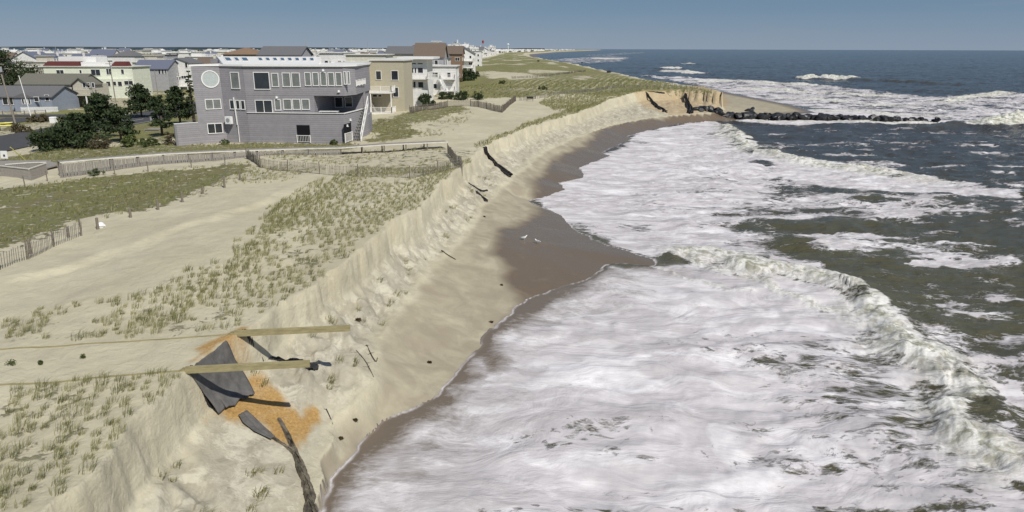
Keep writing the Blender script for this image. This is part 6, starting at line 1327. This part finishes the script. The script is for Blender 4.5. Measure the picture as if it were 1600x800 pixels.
# road sign post, small planter boxes by the pine
for px, py, ty, lab in [(238, 200, 182, 'grey road sign post beside the slim pine')]:
    x, y = at(px, py, 3.2); z1 = zray(px, ty, y); rt = empty('road_sign', (x, y, 3), lab, 'road sign'); mb = MB((x, y, 3)); mb.bar((x, y, 2.9), (x + .2, y, z1), .08, .08); mb.build('post', M['metal'], rt); mb = MB((x, y, 3)); mb.box(x - .15, x + .5, y - .07, y - .045, z1 - .8, z1); mb.build('plate', M['metal'], rt)
for px, py, lab in [(241, 206, 'low wooden planter box left of the garden wall'), (247, 222, 'low grey retaining box at the end of the garden wall')]:
    x, y = at(px, py, 3.6); mb = MB((x, y, 3.4)); mb.box(x - 1.1, x + 1.1, y - .8, y + .8, 3.2, 4.1); mb.box(x - 1.2, x + 1.2, y - .9, y - .8, 4.0, 4.18); mb.box(x - 1.2, x + 1.2, y + .8, y + .9, 4.0, 4.18); tag(mb.build('planter_box', M['greywood']), lab, 'planter')
# dark bench on the sand beyond
b = hit(828, 158); rt = empty('bench', b, 'small dark bench standing on the bare sand beside the dune fence', 'bench'); s = 1.0
mb = MB(b); mb.box(b[0] - .8, b[0] + .8, b[1] - .25, b[1] + .25, b[2] + .45, b[2] + .52); mb.build('seat', M['dark'], rt); mb = MB(b); mb.box(b[0] - .8, b[0] + .8, b[1] + .2, b[1] + .26, b[2] + .6, b[2] + 1.05); mb.build('backrest', M['dark'], rt)
for dx in (-.7, .7): mb = MB(b); mb.bar((b[0] + dx, b[1] + .22, b[2] - .1), (b[0] + dx, b[1] + .22, b[2] + 1.0), .07, .07); mb.bar((b[0] + dx, b[1] - .2, b[2] - .1), (b[0] + dx, b[1] - .2, b[2] + .46), .07, .07); mb.build('leg', M['dark'], rt)
# dark marker posts on the far dune
for px, py, ty, lab in [(909, 102, 97, 'dark marker post with board high on the grassy dune'), (951, 114, 110, 'dark marker board near the seaward edge of the grassy dune'), (841, 97, 94, 'small dark marker where the far beach opens')]:
    b = hit(px, py); z1 = zray(px, ty, b[1]); rt = empty('marker', b, lab, 'marker'); mb = MB(b); mb.bar((b[0], b[1], b[2] - .3), (b[0], b[1], z1), .3, .3); mb.build('post', M['dark'], rt); mb = MB(b); mb.box(b[0] - .9, b[0] + .9, b[1] - .3, b[1] - .15, z1 - 1.0, z1 - .1); mb.build('board', M['dark'], rt)
# gulls
def gull(px, py, rot, label, fly=0):
    b = hit(px, py); s = 1.15; rt = empty('gull', b, label, 'gull', 'gulls standing on the wet sand'); vs = []; n = 9; m = 8
    prof = [(-.26, .012, .0), (-.2, .035, .01), (-.1, .07, .01), (0, .085, .0), (.1, .075, .02), (.15, .05, .07), (.18, .042, .12), (.22, .036, .14), (.26, .008, .135)]
    for (x_, r_, z_) in prof:
        for j in range(m): a = 2 * math.pi * j / m; lx, ly = x_ * s, math.cos(a) * r_ * s; vs.append((lx * math.cos(rot) - ly * math.sin(rot), lx * math.sin(rot) + ly * math.cos(rot), .2 * s + z_ * s + math.sin(a) * r_ * s))
    link_mesh('body', vs, [(i * m + j, i * m + (j + 1) % m, (i + 1) * m + (j + 1) % m, (i + 1) * m + j) for i in range(n - 1) for j in range(m)] + [tuple(range(m))[::-1], tuple(range((n - 1) * m, n * m))], M['bird'], rt, True)
    for sg in (-1, 1):
        mb = MB(); c, s_ = math.cos(rot), math.sin(rot); P = [(-.28, .03), (-.05, .095), (.1, .08), (.0, .03)]; mb.add([((x_ * c - sg * y_ * s_) * s, (x_ * s_ + sg * y_ * c) * s, .25 * s + k) for k in (0, .03) for x_, y_ in P], [(0, 1, 2, 3), (7, 6, 5, 4), (0, 4, 5, 1), (1, 5, 6, 2), (2, 6, 7, 3), (3, 7, 4, 0)]); mb.build('wing', M['birdgrey'], rt)
        mb = MB(); mb.tube((-.03 * s_ * sg, .03 * c * sg, 0), (-.03 * s_ * sg, .03 * c * sg, .15 * s), .008, .008, 5); mb.build('leg', M['yellow'], rt)
gull(819, 375, .4, 'left white gull standing on the dark wet sand'); gull(840, 381, 2.6, 'right white gull standing on the dark wet sand')
# white bag by the posts
b = hit(157, 355); import bmesh
bm = bmesh.new(); bmesh.ops.create_icosphere(bm, subdivisions=3, radius=.32); nzv = [float(q) for q in fbm(np.array([v.co.x * 5 + 3 for v in bm.verts]), np.array([v.co.z * 5 + v.co.y * 3 for v in bm.verts]), 3, 3)]
for v, q in zip(bm.verts, nzv): v.co *= .6 + q * .8; v.co.z = max(v.co.z * .75, -.12)
me = bpy.data.meshes.new('plastic_bag'); bm.to_mesh(me); bm.free(); me.materials.append(M['plasticwhite']); o = bpy.data.objects.new('plastic_bag', me); COL.objects.link(o); o.location = (b[0], b[1], b[2] + .1); tag(o, 'crumpled white plastic bag beside an old post on the sand', 'bag')
# branches and seaweed washed up
def branch(label, pxs, r=.03, twigs=5, seed=1, m='dark', name='driftwood'):
    P = [Vector(q) + Vector((0, 0, .04)) for q in smooth3(hits([a for a, b in pxs], [b for a, b in pxs]))]; o = tuple(P[0]); mb = MB(o); rs = random.Random(seed)
    for i, (a, b) in enumerate(zip(P[:-1], P[1:])): mb.tube(a, b, r * (1 - i / len(P) * .6), r * (1 - (i + 1) / len(P) * .6), 6)
    L = (P[-1] - P[0]).length
    for k in range(twigs): p = rs.choice(P); mb.tube(p, p + Vector((rs.uniform(-1, 1), rs.uniform(-1, 1), rs.uniform(0, .3))) * L * .22, r * .5, r * .15, 5)
    tag(mb.build(name, M[m]), label, 'driftwood')
branch('dark bent branch lying on the beach in the middle of the photo', [(690, 392), (698, 398), (712, 406)], .05, 3, 1)
branch('dark root dangling at the foot of the scarp right of the timbers', [(573, 540), (580, 555), (588, 568), (590, 560)], .03, 7, 2)
branch('long thin root hanging below the scarp edge right of the upper timber', [(556, 548), (572, 565), (584, 590)], .022, 6, 3)
branch('thin dark stick on the slope below the timbers', [(510, 640), (516, 652), (520, 664)], .02, 2, 4)
for i, (px, py, s) in enumerate([(532, 686, .09), (554, 657, .08), (671, 567, .07), (768, 504, .08), (757, 339, .07), (784, 446, .07), (560, 500, .1)]):
    b = hit(px, py); V, F, t = leaves([(0, 0, .04, s * 1.6, s, .05)], .06 + s * .3, 60, 1, 0, 800 + i); o = link_mesh('seaweed_clump', V, F, M['seaweed'], None, False, {'tone': t}); o.location = b
    tag(o, 'small dark clump of washed-up seaweed on the beach sand', 'seaweed', 'clumps of seaweed on the beach')
# dark broadleaf weeds on the sand track
for i, (px, py, s) in enumerate([(17, 570, .24), (130, 560, .12), (64, 570, .10), (352, 690 - 400, .2)][:3]):
    b = hit(px, py); V, F, t = leaves([(0, 0, .1, s, s * .8, .1)],   .05, 70, 1, 0, 830 + i); o = link_mesh('weed', V, F, M['shrub'], None, False, {'tone': t}); o.location = b; tag(o, ['largest dark leafy weed on the sand track at the left edge', 'small leafy weed in the middle of the sand track', 'flat leafy weed between the other two on the sand track'][i], 'weed')
# surfer waiting beyond the break
Y = at(1388, 127.5, 0.0)[1]; x = at(1388, 127.5, 0)[0]; rt = empty('surfboard', (x, Y, .6), 'pale surfboard floating beyond the breaking wave', 'surfboard')
mb = MB((x, Y, .6)); mb.add([(x + 1.2 * math.cos(a), Y + .28 * math.sin(a), .6 + k * .08) for k in (0, 1) for a in [i * .3927 for i in range(16)]], [tuple(range(16, 32)), tuple(range(16))[::-1]] + [(i, (i + 1) % 16, 16 + (i + 1) % 16, 16 + i) for i in range(16)]); mb.build('deck', M['plasticwhite'], rt)
def skin(name, P, E, R, m, o, parent=None):
    me = bpy.data.meshes.new(name); me.from_pydata([tuple(Vector(p)) for p in P], E, []); ob = bpy.data.objects.new(name, me); COL.objects.link(ob); ob.location = o; me.materials.append(m)
    md = ob.modifiers.new('skin', 'SKIN'); 
    if not me.skin_vertices: me.skin_vertices.new()
    for v, r in zip(me.skin_vertices[0].data, R): v.radius = (r, r)
    me.skin_vertices[0].data[0].use_root = True; s = ob.modifiers.new('sub', 'SUBSURF'); s.levels = 1; s.render_levels = 2; return ob
# pelvis, belly, chest, neck, head, thighs and calves astride the board, arms resting on the thighs
P = [(0, 0, .15), (0, 0, .35), (.02, 0, .6), (.04, 0, .75), (.06, 0, .86), (.05, 0, .96), (.35, .22, .12), (.4, .28, -.3), (.35, -.22, .12), (.4, -.28, -.3), (0, .2, .62), (.14, .26, .38), (.32, .2, .22), (0, -.2, .62), (.14, -.26, .38), (.32, -.2, .22)]
E_ = [(0, 1), (1, 2), (2, 3), (3, 4), (4, 5), (0, 6), (6, 7), (0, 8), (8, 9), (2, 10), (10, 11), (11, 12), (2, 13), (13, 14), (14, 15)]
ps = skin('person', P, E_, [.15, .13, .16, .06, .1, .08, .09, .06, .09, .06, .07, .055, .045, .07, .055, .045], M['wetsuit'], (x, Y, .68), None)
tag(ps, 'surfer in a black wetsuit sitting astride a board beyond the breaking wave', 'person')
